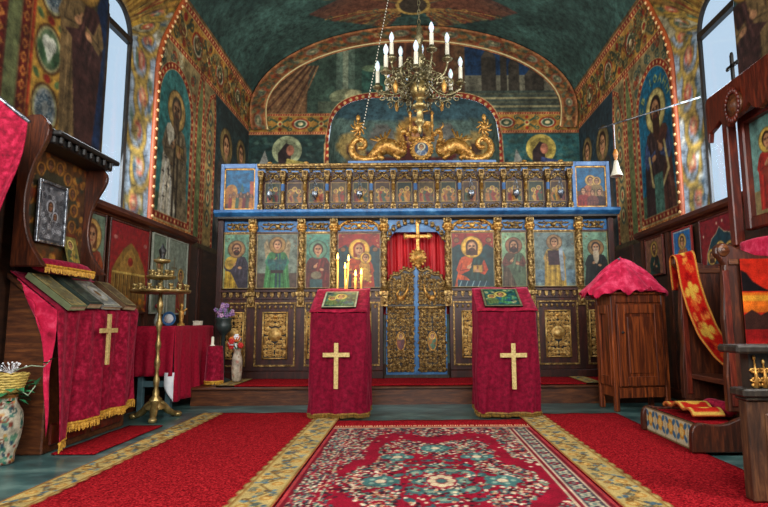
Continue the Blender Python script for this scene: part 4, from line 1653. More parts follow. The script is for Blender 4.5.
for s1 in (-1, 1):
    xa, xb = (.004, .385)
    pts = [(s1 * xa, .24), (s1 * xb, .24)] + [(s1 * x, door_top(x)) for x in np.linspace(xb, xa, 24)]
    m = MB()
    m.xz(pts if s1 < 0 else pts[::-1], YF + .0, YF + .03)
    dr = m.build('royal_door', BLUE, scr)
    m = MB()
    m.xz([(s1 * .03, .275), (s1 * .37, .275), (s1 * .37, 1.07), (s1 * .03, 1.07)] if s1 > 0 else [(-.37, .275), (-.03, .275), (-.03, 1.07), (-.37, 1.07)], YF - .006, YF)
    in2 = [(s1 * .03, 1.1), (s1 * .37, 1.1)] + [(s1 * x, door_top(x) - .03) for x in np.linspace(.37, .03, 14)]
    m.xz(in2, YF - .006, YF)
    m.build('door_field', BLACKW, dr)
    g = MB()
    mx = s1 * .2
    carve(g, min(s1 * .025, s1 * .375), max(s1 * .025, s1 * .375), .275, 1.065, YF - .02, .055, .0095, [(mx, .66, .062, .125)], 80 + s1)
    carve(g, min(s1 * .03, s1 * .37), max(s1 * .03, s1 * .37), .28, 1.05, YF - .015, .085, .008, [(mx, .66, .062, .125)], 83 + s1)
    ins = lambda x, z: z < door_top(abs(x)) - .05
    carve(g, min(s1 * .03, s1 * .37), max(s1 * .03, s1 * .37), 1.12, 1.62, YF - .02, .055, .0095, [(mx, 1.25, .06, .06)], 90 + s1, ins)
    carve(g, min(s1 * .03, s1 * .37), max(s1 * .03, s1 * .37), 1.12, 1.62, YF - .015, .08, .008, [], 93 + s1, ins)
    g.box(min(s1 * .02, s1 * .37), max(s1 * .02, s1 * .37), YF - .03, YF, 1.06, 1.1)
    g.tube([(s1 * x, YF - .01, door_top(x) - .02) for x in np.linspace(.01, .375, 24)], .016, 6)
    for j in range(9):
        x = .03 + .042 * j
        g.ball((s1 * x, YF - .01, door_top(x) + .005), .022, .016, .022, 6, 4)
    tag(g.build('door_foliage', GILTDARK, dr, True), kind='stuff')
    # kneeling bird in the upper field
    g = MB()
    g.ball((mx, YF - .03, 1.2), .05, .025, .035, 10, 6)
    g.tube([(mx + s1 * .03, YF - .03, 1.21), (mx + s1 * .045, YF - .03, 1.26), (mx + s1 * .02, YF - .03, 1.3)], lambda t: .018 - .006 * t, 6)
    g.tube([(mx - s1 * .03, YF - .03, 1.2), (mx - s1 * .09, YF - .03, 1.3), (mx - s1 * .1, YF - .03, 1.38)], lambda t: .024 - .016 * t, 6)
    g.build('carved_bird', GOLD, dr, True)
    cv = CV(-.062, .062, -.12, .12, .006, (70, 110, 120) if s1 < 0 else (110, 150, 120))
    saint(cv, 0, .06, .024, -.12, .045, (150, 80, 60) if s1 < 0 else (178, 120, 50), (110, 60, 70) if s1 < 0 else (80, 120, 90), halo=(216, 170, 80), wings=(196, 170, 130) if s1 < 0 else None, hands=False, seed=50 + s1)
    v, f_, c_ = panel(cv, (mx, YF - .02, .66), (1, 0, 0), (0, 0, 1), 0)
    cxy = v[f_].mean(1)
    f_ = f_[((cxy[:, 0] - mx) / .055) ** 2 + ((cxy[:, 2] - .66) / .115) ** 2 < 1]
    link('oval_icon', paint_mesh('oval_icon', v, f_, c_, ICON), dr)
    g = MB()
    g.tube([(mx + .056 * math.cos(t), YF - .022, .66 + .116 * math.sin(t)) for t in np.linspace(0, 2 * PI, 28)[:-1]], .009, 5, True)
    g.build('oval_frame', GOLD, dr, True)
m = MB()
m.box(-.011, .011, YF - .03, YF + .03, .24, 1.6)
m.build('door_astragal', BLUE, scr)
m = MB()
m.box(-.4, .4, YF - .02, YF + .06, .2, .245)
m.build('threshold', BLACKW, scr)
m = MB()
zc = 1.72
m.lathe([(.0, -.03), (.055, -.025), (.06, -.015), (.085, -.02), (.092, -.005), (.085, .01)], (.025, YF - .03, zc), 18, 'Y')
for j in range(14):
    t = 2 * PI * j / 14
    m.ball((.025 + .098 * math.cos(t), YF - .035, zc + .105 * math.sin(t)), .02, .016, .02, 6, 4)
m.tube([(.025, YF - .02, 1.58), (.025, YF - .02, 1.64)], .03, 8)
m.build('door_medallion', GOLD, scr, True)
m = MB()
m.box(.003, .047, YF - .045, YF - .015, 1.81, 2.17)
m.box(-.115, .165, YF - .045, YF - .015, 1.975, 2.02)
for (x, z) in ((.025, 2.175), (-.125, 1.998), (.175, 1.998)):
    m.ball((x, YF - .03, z), .036, .02, .036, 8, 5)
    for t in range(3):
        a = t * 2.1
        m.ball((x + .03 * math.cos(a), YF - .03, z + .03 * math.sin(a)), .018, .014, .018, 6, 4)
m.ball((.025, YF - .05, 1.998), .035, .015, .035, 8, 5)
m.build('gate_cross', GOLD, scr, False, bevel=.006)

# ---- gilded cresting with two dragons
cr = thing('gilded_cresting', (0.03, YF + .02, 2.97), 'gilded carving of two facing dragons round a medallion on the screen', 'carving')
m = MB()
m.box(-.88, 1.06, YF - .06, YF + .1, 2.965, 3.0)
m.build('plinth', PALEBLUE, cr, bevel=.005)
for s1 in (-1, 1):
    X = lambda x: .085 + s1 * x * 1.14
    m = MB()
    tail = [(.5, 3.06), (.6, 3.03), (.7, 3.03), (.78, 3.08), (.82, 3.18), (.79, 3.29), (.71, 3.33), (.645, 3.28), (.65, 3.2), (.7, 3.17), (.735, 3.2)]
    tp = smooth_poly(tail, 40)
    m.tube([(X(a), YF + .01, b) for a, b in tp], lambda t: .062 * (1 - .55 * t) * (1 + .1 * math.sin(t * 90)), 9)
    m.build('dragon_tail', GOLD, cr, True)
    m = MB()
    body = [(.6, 3.05), (.52, 3.12), (.45, 3.2), (.37, 3.22), (.3, 3.16), (.255, 3.12), (.22, 3.16), (.21, 3.26), (.235, 3.34), (.23, 3.4)]
    bp = smooth_poly(body, 44)
    m.tube([(X(a), YF + .0, b) for a, b in bp], lambda t: (.05 + .055 * math.sin(PI * min(1, t * 1.25)) ** 1) * (1.0 if t < .7 else 1 - .55 * (t - .7) / .3), 10)
    for j in range(70):
        i = rnd.randrange(4, 36)
        a, b = bp[i]
        m.ball((X(a + rnd.uniform(-.05, .05)), YF - .06 + rnd.uniform(-.01, .02), b + rnd.uniform(-.06, .07)), .016, .014, .014, 5, 4)
    m.ball((X(.2), YF, 3.41), .055, .04, .042, 10, 6)
    m.ball((X(.15), YF, 3.385), .045, .03, .022, 8, 5)
    m.ball((X(.155), YF, 3.355), .036, .025, .014, 8, 5)
    m.tube([(X(.22), YF, 3.44), (X(.26), YF, 3.49), (X(.25), YF, 3.53)], lambda t: .018 * (1 - .7 * t), 6)
    m.tube([(X(.33), YF - .04, 3.14), (X(.3), YF - .07, 3.06), (X(.25), YF - .08, 3.01)], .03, 7)
    m.tube([(X(.5), YF - .04, 3.12), (X(.48), YF - .07, 3.05), (X(.44), YF - .08, 3.01)], .034, 7)
    m.build('dragon_body', GOLD, cr, True)
    for j in range(5):
        m = MB()
        t = j / 4
        m.tube([(X(.38), YF + .03, 3.22), (X(.42 + .06 * t), YF + .04, 3.32 - .02 * t), (X(.36 + .24 * t), YF + .05, 3.46 - .13 * t)], lambda q: .03 * (1 - .6 * q), 6, flat=.5)
        m.build('dragon_wing_feather', GOLD, cr, True)
    # pierced finial over the tail
    m = MB()
    for j in range(9):
        a = 2 * PI * j / 9
        m.tube([(X(.735), YF, 3.46), (X(.735 + .05 * math.cos(a)), YF - .02, 3.46 + .07 * math.sin(a)), (X(.735 + .09 * math.cos(a + .4)), YF, 3.46 + .12 * math.sin(a + .4))], lambda q: .022 * (1 - .5 * q), 6)
    m.ball((X(.735), YF - .03, 3.46), .045, .03, .055, 8, 6)
    m.ball((X(.735), YF, 3.6), .03, .02, .05, 8, 6)
    m.tube([(X(.735), YF, 3.36), (X(.735), YF, 3.31)], .03, 8)
    m.build('leafy_finial', GOLD, cr, True)
m = MB()
m.lathe([(.0, -.03), (.08, -.03), (.1, -.02), (.13, -.04), (.15, -.03), (.155, .0), (.13, .02)], (.085, YF, 3.16), 24, 'Y')
for j in range(18):
    a = 2 * PI * j / 18
    m.ball((.085 + .14 * math.cos(a), YF - .04, 3.16 + .14 * math.sin(a)), .024, .018, .024, 6, 4)
m.build('medallion', GOLD, cr, True)
cv = CV(-.1, .1, -.1, .1, .006, (60, 86, 120))
saint(cv, 0, .03, .03, -.1, .07, (196, 206, 214), (90, 110, 140), halo=(206, 196, 160), hands=False)
v, f_, c_ = panel(cv, (.085, YF - .034, 3.16), (1, 0, 0), (0, 0, 1), 0)
cxy = v[f_].mean(1)
f_ = f_[((cxy[:, 0] - .085) / .09) ** 2 + ((cxy[:, 2] - 3.16) / .09) ** 2 < 1]
link('medallion_painting', paint_mesh('medallion_painting', v, f_, c_, ICON), cr)
m = MB()
m.lathe([(.03, 0), (.03, .04), (.018, .06), (.018, .2), (.028, .22), (.018, .24), (.018, .36), (.03, .39), (.0, .43)], (-.06, YF + .02, 3.28), 10)
m.build('side_post', GOLD, cr, True)
m = MB()
m.lathe([(.03, 0), (.03, .04), (.018, .06), (.018, .2), (.028, .22), (.018, .24), (.018, .36), (.03, .39), (.0, .43)], (.23, YF + .02, 3.28), 10)
m.build('side_post', GOLD, cr, True)
m = MB()
m.box(-.08, .25, YF, YF + .04, 3.3, 3.34)
m.build('crossbar', GOLD, cr)
m = MB()
m.box(.065, .105, YF, YF + .03, 3.3, 3.86)
m.box(-.02, .19, YF, YF + .03, 3.66, 3.7)
m.build('crucifix', BLACKW, cr)
m = MB()
m.tube([(.085, YF - .02, 3.45), (.085, YF - .025, 3.55), (.085, YF - .03, 3.68)], lambda t: .02 + .012 * t, 8)
m.ball((.085, YF - .03, 3.73), .024, .024, .03, 8, 6)
m.tube([(-.01, YF - .02, 3.69), (.085, YF - .025, 3.67), (.18, YF - .02, 3.69)], .01, 6)
m.build('crucified_figure', GOLD, cr, True)
for x, z in ((.0, 3.4), (.16, 3.46)):
    m = MB()
    m.lathe([(0, -.06), (.02, -.05), (.05, -.02), (.06, .01), (.05, .03), (.055, .035)], (x, YF - .1, z), 14)
    m.tube([(x, YF - .1, z), (x, YF - .02, z - .05)], .01, 6)
    m.build('lamp_cup', GOLD, cr, True)

# little silver oil lamps hanging before the small icons
for k, px in enumerate((0, 2, 4, 9, 11, 13)):
    x = (xs[px] + xs[px + 1]) / 2
    o = thing('oil_lamp', (x, YF - .14, 2.46), ['silver oil lamp hanging beside the seaside crowd painting', 'silver oil lamp before the third small icon of the upper row', 'silver oil lamp under the dragon with the bead chain', 'silver oil lamp under the dragon away from the bead chain', 'silver oil lamp before the twelfth small icon of the upper row', 'silver oil lamp hanging beside the painting of haloed figures'][k], 'lamp', 'silver lamps along the upper icon row')
    m = MB()
    m.lathe([(.0, 0), (.012, .004), (.02, .03), (.04, .055), (.045, .085), (.038, .1), (.042, .11)], (x, YF - .14, 2.46), 12)
    m.build('bowl', SILVER, o, True)
    m = MB()
    for j in range(3):
        a = j * 2.1 + .4
        m.tube([(x + .04 * math.cos(a), YF - .14 + .04 * math.sin(a), 2.57), (x, YF - .14, 2.74)], .004, 4)
    m.tube([(x, YF - .14, 2.74), (x, YF - .1, 2.92)], .004, 4)
    m.build('chain', SILVER, o)

# ------------------------------------------------------------------ carpets


def rug_border(cv, x0, x1, y0, y1, scal=0, seed=1):
    """yellow floral border with blue and ochre flowers; scal: -1/1 scalloped edge on the low/high x side"""
    q = random.Random(seed)
    ye = (196, 170, 106)
    cv.rect(x0, x1, y0, y1, ye)
    c = (x0 + x1) / 2
    w = x1 - x0
    st = .125
    n = int((y1 - y0) / st)
    for k in range(n + 1):
        y = y0 + st * k
        sx = .2 * w * (-1) ** k
        if scal:
            xe = x1 if scal > 0 else x0
            cv.ell(xe, y, w * .1, st * .42, ye)
            cv.ell(xe, y, w * .1, st * .42, (140, 104, 56), ring=.008)
            cv.rect(xe - w * .12, xe + (0 if scal > 0 else w * .12), y - st * .5, y + st * .5, ye) if scal > 0 else cv.rect(xe, xe + w * .12, y - st * .5, y + st * .5, ye)
        cv.line([(c - sx, y), (c, y + st / 2), (c + sx, y + st)], .012, (122, 88, 44))
        cv.ell(c + sx, y + .02, w * .15, .034, (190, 136, 62))
        cv.ell(c + sx, y + .02, w * .08, .018, (214, 182, 110))
        for j in range(4):
            cv.ell(c - sx + q.uniform(-.04, .04), y + q.uniform(-.04, .05), w * .08, .013, q.choice([(84, 112, 126), (66, 94, 112), (112, 136, 136)]), rot=q.uniform(0, 3))
        for j in range(3):
            cv.spiral(c + q.uniform(-.3, .3) * w, y + q.uniform(0, st), .024, q.uniform(0, 6), 1.2, .008, q.choice([(112, 80, 40), (150, 106, 54), (90, 104, 96)]))
    cv.line([(x0 + .008, y0), (x0 + .008, y1)], .014, (150, 108, 52))
    cv.line([(x1 - .008, y0), (x1 - .008, y1)], .014, (150, 108, 52))


def runner(x0, x1, y0, y1, borders, label, z=.012):
    """red pile with woven borders; borders: list of (x0, x1, scallop)"""
    t = thing('runner_carpet', ((x0 + x1) / 2, (y0 + y1) / 2, 0), label, 'carpet')
    m = MB()
    m.grid(lambda u, v: (x0 + (x1 - x0) * u, y0 + (y1 - y0) * v, z + .0025 * math.sin(u * 17 + v * 23)), 30, 60)
    m.build('pile', CARPET, t, True, solid=.01)
    for k, (a, b, sc) in enumerate(borders):
        e = .045
        aa, bb = (a - e if sc < 0 else a), (b + e if sc > 0 else b)
        cv = CV(aa, bb, y0, y1, .0085, (150, 20, 24))
        rug_border(cv, a, b, y0, y1, sc, 5 + k)
        cv.mottle(.2, 30, 7)
        v, f, c = panel(cv, (0, 0, z + .008), (1, 0, 0), (0, 1, 0), 0)
        # drop the part outside the scallops so the pile shows
        if sc:
            red = (c[:, 1] < .28) & (c[:, 0] > .3)
            f = f[~red[f].all(1)]
        link('woven_border', paint_mesh('woven_border', v, f, c, TEXTILE, False), t)
    return t


runner(-2.13, -.735, 1.9, 5.62, [(-2.13, -1.94, 1), (-.955, -.735, -1)], 'wide red runner carpet with yellow floral borders before the draped choir desk')
runner(.945, 1.9, 1.9, 5.45, [(.945, 1.165, 1)], 'red runner carpet with one yellow floral border under the wooden stall')

# patterned carpet in the middle
rx0, rx1, ry0, ry1 = -.72, .93, 1.6, 4.82
c0, r0 = (rx0 + rx1) / 2, 3.2
cv = CV(rx0, rx1, ry0, ry1, .0075, (150, 14, 42))
q = random.Random(4)
PAL = [(226, 206, 170), (232, 214, 182), (58, 30, 40), (84, 128, 120), (52, 90, 92), (206, 150, 110), (46, 24, 34), (120, 150, 120)]
# speckled blossom fields: ring round the medallion and corners
for k in range(8500):
    x, y = q.uniform(rx0 + .2, rx1 - .2), q.uniform(2.2, ry1 - .14)
    d = math.hypot((x - c0) / .60, (y - r0) / 1.28)
    lob = 1 + .13 * math.cos(6 * math.atan2(y - r0, (x - c0) * 1.9))
    d /= lob
    on = .5 < d < .86 or d > 1.06 or d < .2
    if not on:
        if q.random() > .03:
            continue
    r = q.uniform(.005, .011)
    cv.ell(x, y, r * 1.2, r * 1.4, q.choice(PAL), rot=q.uniform(0, 3))
# teal leaves and star of the medallion
for k in range(12):
    a = k * PI / 6
    L_ = 1.0 if k % 2 else .72
    cv.ell(c0 + .17 * L_ * math.cos(a), r0 + .33 * L_ * math.sin(a), .05, .075, (70, 112, 108), rot=a)
    cv.ell(c0 + .17 * L_ * math.cos(a), r0 + .33 * L_ * math.sin(a), .024, .04, (146, 160, 136), rot=a)
    cv.ell(c0 + .25 * math.cos(a + .26), r0 + .47 * math.sin(a + .26), .026, .045, (62, 100, 100), rot=a)
for k in range(420):
    a, d_ = q.uniform(0, 2 * PI), q.random() ** .6
    cv.ell(c0 + .3 * d_ * math.cos(a), r0 + .55 * d_ * math.sin(a), .011, .014, q.choice(PAL + [(150, 14, 42), (120, 12, 34)]))
cv.ell(c0, r0, .085, .14, (150, 36, 56))
for k in range(8):
    a = k * PI / 4
    cv.ell(c0 + .055 * math.cos(a), r0 + .09 * math.sin(a), .026, .034, (222, 200, 160))
cv.ell(c0, r0, .03, .04, (74, 112, 108))
for s1 in (-1, 1):
    for (dx, dy, n) in ((0, .8 * s1, 7), (.34 * s1, 0, 5), (.26, .55 * s1, 4), (-.26, .55 * s1, 4)):
        for k in range(n):
            a = k * 2 * PI / n
            cv.ell(c0 + dx + .07 * math.cos(a), r0 + dy + .07 * math.sin(a), .04, .05, (70, 116, 112), rot=a)
            cv.ell(c0 + dx + .06 * math.cos(a), r0 + dy + .06 * math.sin(a), .015, .02, (150, 176, 156))
        cv.ell(c0 + dx, r0 + dy, .03, .035, (226, 206, 170))
# side borders
for s1 in (-1, 1):
    e = rx0 if s1 < 0 else rx1
    for (a, b, colr) in ((.0, .02, (178, 60, 62)), (.02, .045, (120, 20, 36)), (.045, .06, (206, 190, 156)), (.06, .15, (58, 66, 74)), (.15, .165, (216, 200, 166)), (.165, .185, (120, 20, 36)), (.185, .2, (196, 180, 146))):
        x_a, x_b = e - s1 * a, e - s1 * b
        cv.rect(min(x_a, x_b), max(x_a, x_b), ry0, ry1, colr)
    for k in range(46):
        y = ry0 + .07 * k
        x = e - s1 * .105
        cv.ell(x, y, .03, .028, (196, 180, 150) if k % 2 else (150, 40, 56))
        cv.ell(x, y, .013, .013, (84, 128, 120))
        cv.ell(x + .025, y + .035, .012, .012, (226, 206, 170))
        cv.ell(x - .025, y + .035, .012, .012, (150, 160, 140))
for k in range(1500):
    cv.ell(q.uniform(rx0 + .04, rx0 + .24), q.uniform(2.2, ry1 - .1), .009, .012, q.choice(PAL + [(150, 14, 42)] * 5))
cv.rect(rx0 + .05, rx1 - .05, ry1 - .13, ry1 - .07, (70, 66, 74))
for k in range(24):
    cv.ell(rx0 + .09 + .064 * k, ry1 - .1, .022, .022, (206, 190, 156) if k % 2 else (150, 60, 66))
cv.rect(rx0, rx1, ry1 - .07, ry1 - .05, (206, 190, 156))
cv.rect(rx0, rx1, ry1 - .05, ry1, (196, 110, 84))
cv.mottle(.2, 40, 14)
t = thing('patterned_carpet', (c0, r0, 0), 'crimson patterned carpet with teal medallion and cream blossom field', 'carpet')
board('pile', cv, (0, 0, .02), (1, 0, 0), (0, 1, 0), TEXTILE, t, .018)
m = MB()
for k in range(120):
    x = rx0 + (rx1 - rx0) * (k + .5) / 120
    m.tube([(x, ry1, .012), (x + rnd.uniform(-.008, .008), ry1 + .05, .018)], .004, 4)
fo = m.build('fringe', plain('pale_orange_fringe', (226, 176, 130), .9), t)
fo['kind'] = 'stuff'
# red strip beyond it, narrow mat by the desk, carpet on the step
t = thing('cross_runner', (.1, 5.02, 0), 'short red carpet strip lying crosswise at the foot of the lecterns', 'carpet')
m = MB()
m.grid(lambda u, v: (-.73 + 1.67 * u, 4.885 + .27 * v, .01 + .002 * math.sin(u * 21)), 24, 6)
m.build('pile', CARPET, t, True, solid=.01)
t = thing('mat', (-2.42, 4.5, 0), 'narrow dark red mat along the foot of the draped choir desk', 'mat')
m = MB()
m.grid(lambda u, v: (-2.56 + .3 * u, 3.95 + 1.05 * v, .01 + .002 * math.sin(v * 12)), 6, 20)
m.build('pile', CARPET, t, True, solid=.01)
t = thing('step_carpet', (0, 6.5, .2), 'long red carpet with yellow floral ends laid along the step', 'carpet')
m = MB()
m.grid(lambda u, v: (-2.02 + 4.0 * u, 6.19 + .72 * v, .212 + .002 * math.sin(u * 30)), 60, 8)
m.build('pile', CARPET, t, True, solid=.012)
for a, b in ((-2.22, -2.02), (1.86, 2.06)):
    cv = CV(a, b, 6.19, 6.91, .008, (206, 170, 92))
    rug_border(cv, a, b, 6.19, 6.91, 0, 3)
    board('woven_border', cv, (0, 0, .222), (1, 0, 0), (0, 1, 0), TEXTILE, t, .02)
m = MB()
m.grid(lambda u, v: (2.06 + .5 * u, 6.19 + .72 * v, .212), 6, 6)
m.build('pile', CARPET, t, True, solid=.012)

# ------------------------------------------------------------------ furniture and cloths


def cloth_cross(name, o, U, V, N, h, w, bar, at_, parent, lift=.006, mat=None):
    """embroidered cross standing proud of a cloth; o centre"""
    o, U, V, N = Vector(o), Vector(U), Vector(V), Vector(N)
    pts = [(-bar, -h / 2), (bar, -h / 2), (bar, at_ - bar), (w / 2, at_ - bar), (w / 2, at_ + bar), (bar, at_ + bar), (bar, h / 2), (-bar, h / 2), (-bar, at_ + bar), (-w / 2, at_ + bar), (-w / 2, at_ - bar), (-bar, at_ - bar)]
    m = MB()
    m.prism(pts, lambda a, b: o + U * a + V * b + N * .0, lambda a, b: o + U * a + V * b + N * lift)
    return m.build(name, mat or FRINGE, parent, bevel=.002)


def fringe(path, drop, parent, n, name='fringe', mat=None):
    """row of short gold tassels hanging from a path"""
    P = smooth_poly(path, n)
    m = MB()
    m.tube([tuple(p) for p in P[::2]], .011, 6)
    for p in P:
        d = drop * rnd.uniform(.8, 1.1)
        m.tube([tuple(p), (p[0] + rnd.uniform(-.006, .006), p[1] + rnd.uniform(-.006, .006), p[2] - d)], lambda t: .0055 * (1 - .3 * t), 4)
    o = m.build(name, mat or FRINGE, parent)
    o['kind'] = 'stuff'
    return o


DULLFRINGE = m_noise('dull_olive_fringe', [(0.3, (70, 46, 12)), (0.7, (156, 116, 40))], 60, 0.7, bumps=0.4)


def lectern(x0, x1, label, skew):
    yf, yb, zf, zb = 5.25, 5.68, .99, 1.235
    t = thing('lectern', ((x0 + x1) / 2, 5.45, 0), label, 'lectern')
    m = MB()
    m.yz([(yf + .05, .03), (yb - .05, .03), (yb - .05, zb - .03), (yf + .05, zf - .02)], x0 + .05, x1 - .05)
    m.build('wooden_body', WOOD, t)
    # hanging cloth: front and both sides as one strip, hem near the floor
    P = smooth_poly([(x0, yb), (x0, yf + .02), (x0 + .02, yf), (x1 - .02, yf), (x1, yf + .02), (x1, yb)], 90)

    def fn(u, v):
        i = min(89, int(u * 89 + .5))
        x, y = P[i]
        top = zf + (zb - zf) * max(0, (y - yf)) / (yb - yf)
        hem = .055 if 20 < i < 70 else .08
        z = top + (hem - top) * v
        w = (.002 + .02 * v) * math.sin(i * .42 + 2.2 * math.sin(v * 2.5) + skew) + .008 * math.sin(i * .9 + v * 7)
        fl = .012 * v
        if y < yf + .015:
            return (x + .01 * math.sin(v * 4 + i * .2), y - w - fl, z)
        sx = -1 if x < (x0 + x1) / 2 else 1
        return (x + sx * (abs(w) + fl), y, z)
    m = MB()
    m.grid(fn, 90, 26)
    cl = m.build('hanging_cloth', VELVETD, t, True)
    m = MB()
    m.grid(lambda u, v: (x0 - .012 + (x1 - x0 + .024) * u, yf - .012 + (yb - yf + .02) * v, zf + .008 + (zb - zf) * v + .004 * math.sin(u * 9 + v * 5)), 16, 12)
    m.build('top_cloth', VELVET, t, True, solid=.008)
    hem = [fn(i / 89, 1) for i in range(0, 90, 3)]
    fringe(hem, .034, t, 150, 'fringe', DULLFRINGE)
    return t


L1 = lectern(-1.015, -.495, 'velvet draped lectern with burning tapers rising behind it', 0)
L2 = lectern(.575, 1.125, 'velvet draped lectern beside the cabinet, without tapers behind it', 1.4)
for t, cx, cz in ((L1, -.765, .5), (L2, .89, .485)):
    cloth_cross('embroidered_cross', (cx, 5.215, cz), (1, 0, 0), (0, 0, 1), (0, -1, 0), .42, .25, .02, .1, t, .012, CROSS)
sl = Vector((0, .43, .245)).normalized()
nn = Vector((1, 0, 0)).cross(sl)
for k, (x, lab) in enumerate(((-.755, 'small icon with pale frame on the lectern before the tapers'), (.825, 'small icon with dark frame on the lectern without tapers'))):
    w, h = (.33, .33) if k == 0 else (.36, .37)
    cv = CV(0, w, 0, h, .0065, (28, 92, 84))
    for j in range(80):
        cv.ell(rnd.uniform(.03, w - .03), rnd.uniform(.03, h - .03), .02, .016, rnd.choice([(62, 142, 120), (20, 56, 62), (40, 84, 110), (120, 160, 96), (206, 196, 130)]), .8, rot=rnd.uniform(0, 3))
    saint(cv, w * .5, h * .66, .034, .05, .09, (36, 96, 120), (70, 130, 80), halo=(206, 186, 96), hands=False, seed=60 + k)
    saint(cv, w * .25, h * .55, .024, .05, .05, (96, 120, 70), None, halo=(196, 170, 90), hands=False, seed=62 + k)
    fc = (196, 196, 160) if k == 0 else (132, 128, 92)
    cv.line([(.01, .01), (w - .01, .01), (w - .01, h - .01), (.01, h - .01), (.01, .01)], .022, fc)
    cv.line([(.022, .022), (w - .022, .022), (w - .022, h - .022), (.022, h - .022), (.022, .022)], .006, (60, 50, 30))
    o = Vector((x - w / 2, 5.26, 1.0)) + sl * .035 + nn * .034
    b = board('lectern_icon', cv, o, (1, 0, 0), tuple(sl), ICON, None, .018)
    tag(b, lab, 'icon', 'icons lying on the lecterns')

# ---- tapers burning in a sand stand behind the first lectern
st = thing('taper_stand', (-.7, 6.0, 0), 'brass sand stand for tapers behind the draped lectern', 'candle stand')
m = MB()
m.lathe([(.15, 0), (.15, .03), (.05, .07), (.03, .12), (.035, .5), (.025, .6), (.03, .95), (.05, 1.0), (.2, 1.02), (.21, 1.1), (.19, 1.1), (.18, 1.07), (0, 1.07)], (-.7, 6.0, 0), 20)
m.build('stem_and_tray', BRASS, st, True)
m = MB()
m.lathe([(.0, 0), (.178, 0), (.178, .015), (0, .02)], (-.7, 6.0, 1.065), 20)
m.build('sand', plain('pale_sand', (190, 164, 120), .9), st, True)
TP = [(-.86, 5.95, 1.60, .0), (-.78, 5.98, 1.50, .0), (-.735, 5.9, 1.575, .035), (-.78, 6.06, 1.33, 0), (-.665, 5.95, 1.415, .0), (-.6, 5.93, 1.43, 0)]
TL = ['tall thin taper burning nearest the green cloaked saint icon', 'middling thin taper burning behind the tall pair', 'tall leaning taper burning beside the tallest one', 'shortest taper burning low behind the lectern icon', 'thin pale taper burning beside the thick yellow one', 'thick yellow taper burning at the end of the row']
for (x, y, zt, lean), lab in zip(TP, TL):
    o = thing('taper_candle', (x - lean, y, 1.08), lab, 'candle', 'burning tapers behind the lectern')
    m = MB()
    m.tube([(x - lean, y, 1.06), (x - lean * .4, y, 1.3), (x, y, zt - .03)], .0095 if 'thick' not in lab else .012, 8)
    m.build('wax', WAX, o, True)
    m = MB()
    m.tube([(x, y, zt - .03), (x, y, zt - .012)], .002, 5)
    m.build('wick', BLACK, o)
    m = MB()
    m.lathe([(0, -.022), (.009, -.012), (.0125, 0), (.009, .024), (.0035, .044), (0, .056)], (x, y, zt), 10)
    m.build('flame', FLAME, o, True)
    ld = bpy.data.lights.new('taper_flame_light', 'POINT')
    ld.energy = 1.2
    ld.color = (1, .62, .25)
    ld.shadow_soft_size = .02
    lo = bpy.data.objects.new('taper_flame_light', ld)
    COL.objects.link(lo)
    lo.location = (x, y - .03, zt + .03)

# ---- choir desk by the wall, draped with velvet
DX, DB, Y0, Y1 = -2.6, -2.95, 3.95, 5.05
t = thing('choir_desk', (-2.77, 4.5, 0), 'wooden choir desk draped with crimson velvet and a gold cross', 'desk')
m = MB()
m.prism([(DX - .03, .0), (DX - .03, .96), (DB, 1.24), (DB, 0)], lambda a, b: (a, Y0, b), lambda a, b: (a, Y1, b))
m.build('body', WOODX, t, bevel=.01)
for k in range(2):
    m = MB()
    m.box(DX - .035, DX - .012, Y0 + .06 + k * .52, Y0 + .5 + k * .52, .05, .2)
    m.build('base_panel', MAHOG, t, bevel=.01)
m = MB()
m.prism([(DX + .01, .95), (DX + .01, .99), (DB, 1.275), (DB, 1.235)], lambda a, b: (a, Y0 - .03, b), lambda a, b: (a, Y1 + .03, b))
m.build('sloping_top', WOODX, t, bevel=.006)


def deskcloth(u, v):
    y = Y0 - .04 + (Y1 - Y0 + .08) * u
    if v < .25:
        q = v / .25
        return (DB + .03 + (DX + .03 - DB - .03) * q, y, 1.285 - .27 * q)
    q = (v - .25) / .75
    z0 = 1.0
    hem = .17 + .05 * u + (-.08 if u < .16 else 0)
    fold = .006 + .035 * q
    x = DX + .035 + fold * math.sin(u * 17 + 1.5 * q) + .05 * q * (1 - u) + .012 * math.sin(u * 41 + q * 3)
    return (x, y + .04 * q * (u - .4), z0 + (hem - z0) * q)


m = MB()
m.grid(deskcloth, 80, 60)
m.build('velvet_cloth', VELVET, t, True, solid=.006)
m = MB()


def sidecloth(u, v):
    q = v
    x = DX + .04 - .3 * u * (1 - .55 * q)
    ztop = 1.0 + .23 * u
    return (x + .01 * math.sin(q * 9), Y0 - .05 - .02 * math.sin(u * 9) * q - .03 * q, ztop + ((.13 + .9 * u ** .6) - ztop) * q)


m.grid(sidecloth, 30, 30)
m.build('corner_fall', VELVETB, t, True, solid=.006)
fringe([deskcloth(u, 1) for u in np.linspace(0.0, 1, 40)], .06, t, 190)
x = deskcloth(.43, .5)[0]
cloth_cross('embroidered_cross', (DX + .1, 4.46, .78), (0, 1, 0), (0, 0, 1), (1, 0, 0), .4, .24, .018, .07, t, .02, CROSS)

# things lying on the desk
ds = Vector((DB - DX, 0, .27)).normalized()      # up the slope
dn = Vector((0, 1, 0)).cross(ds)
if dn.z < 0:
    dn = -dn


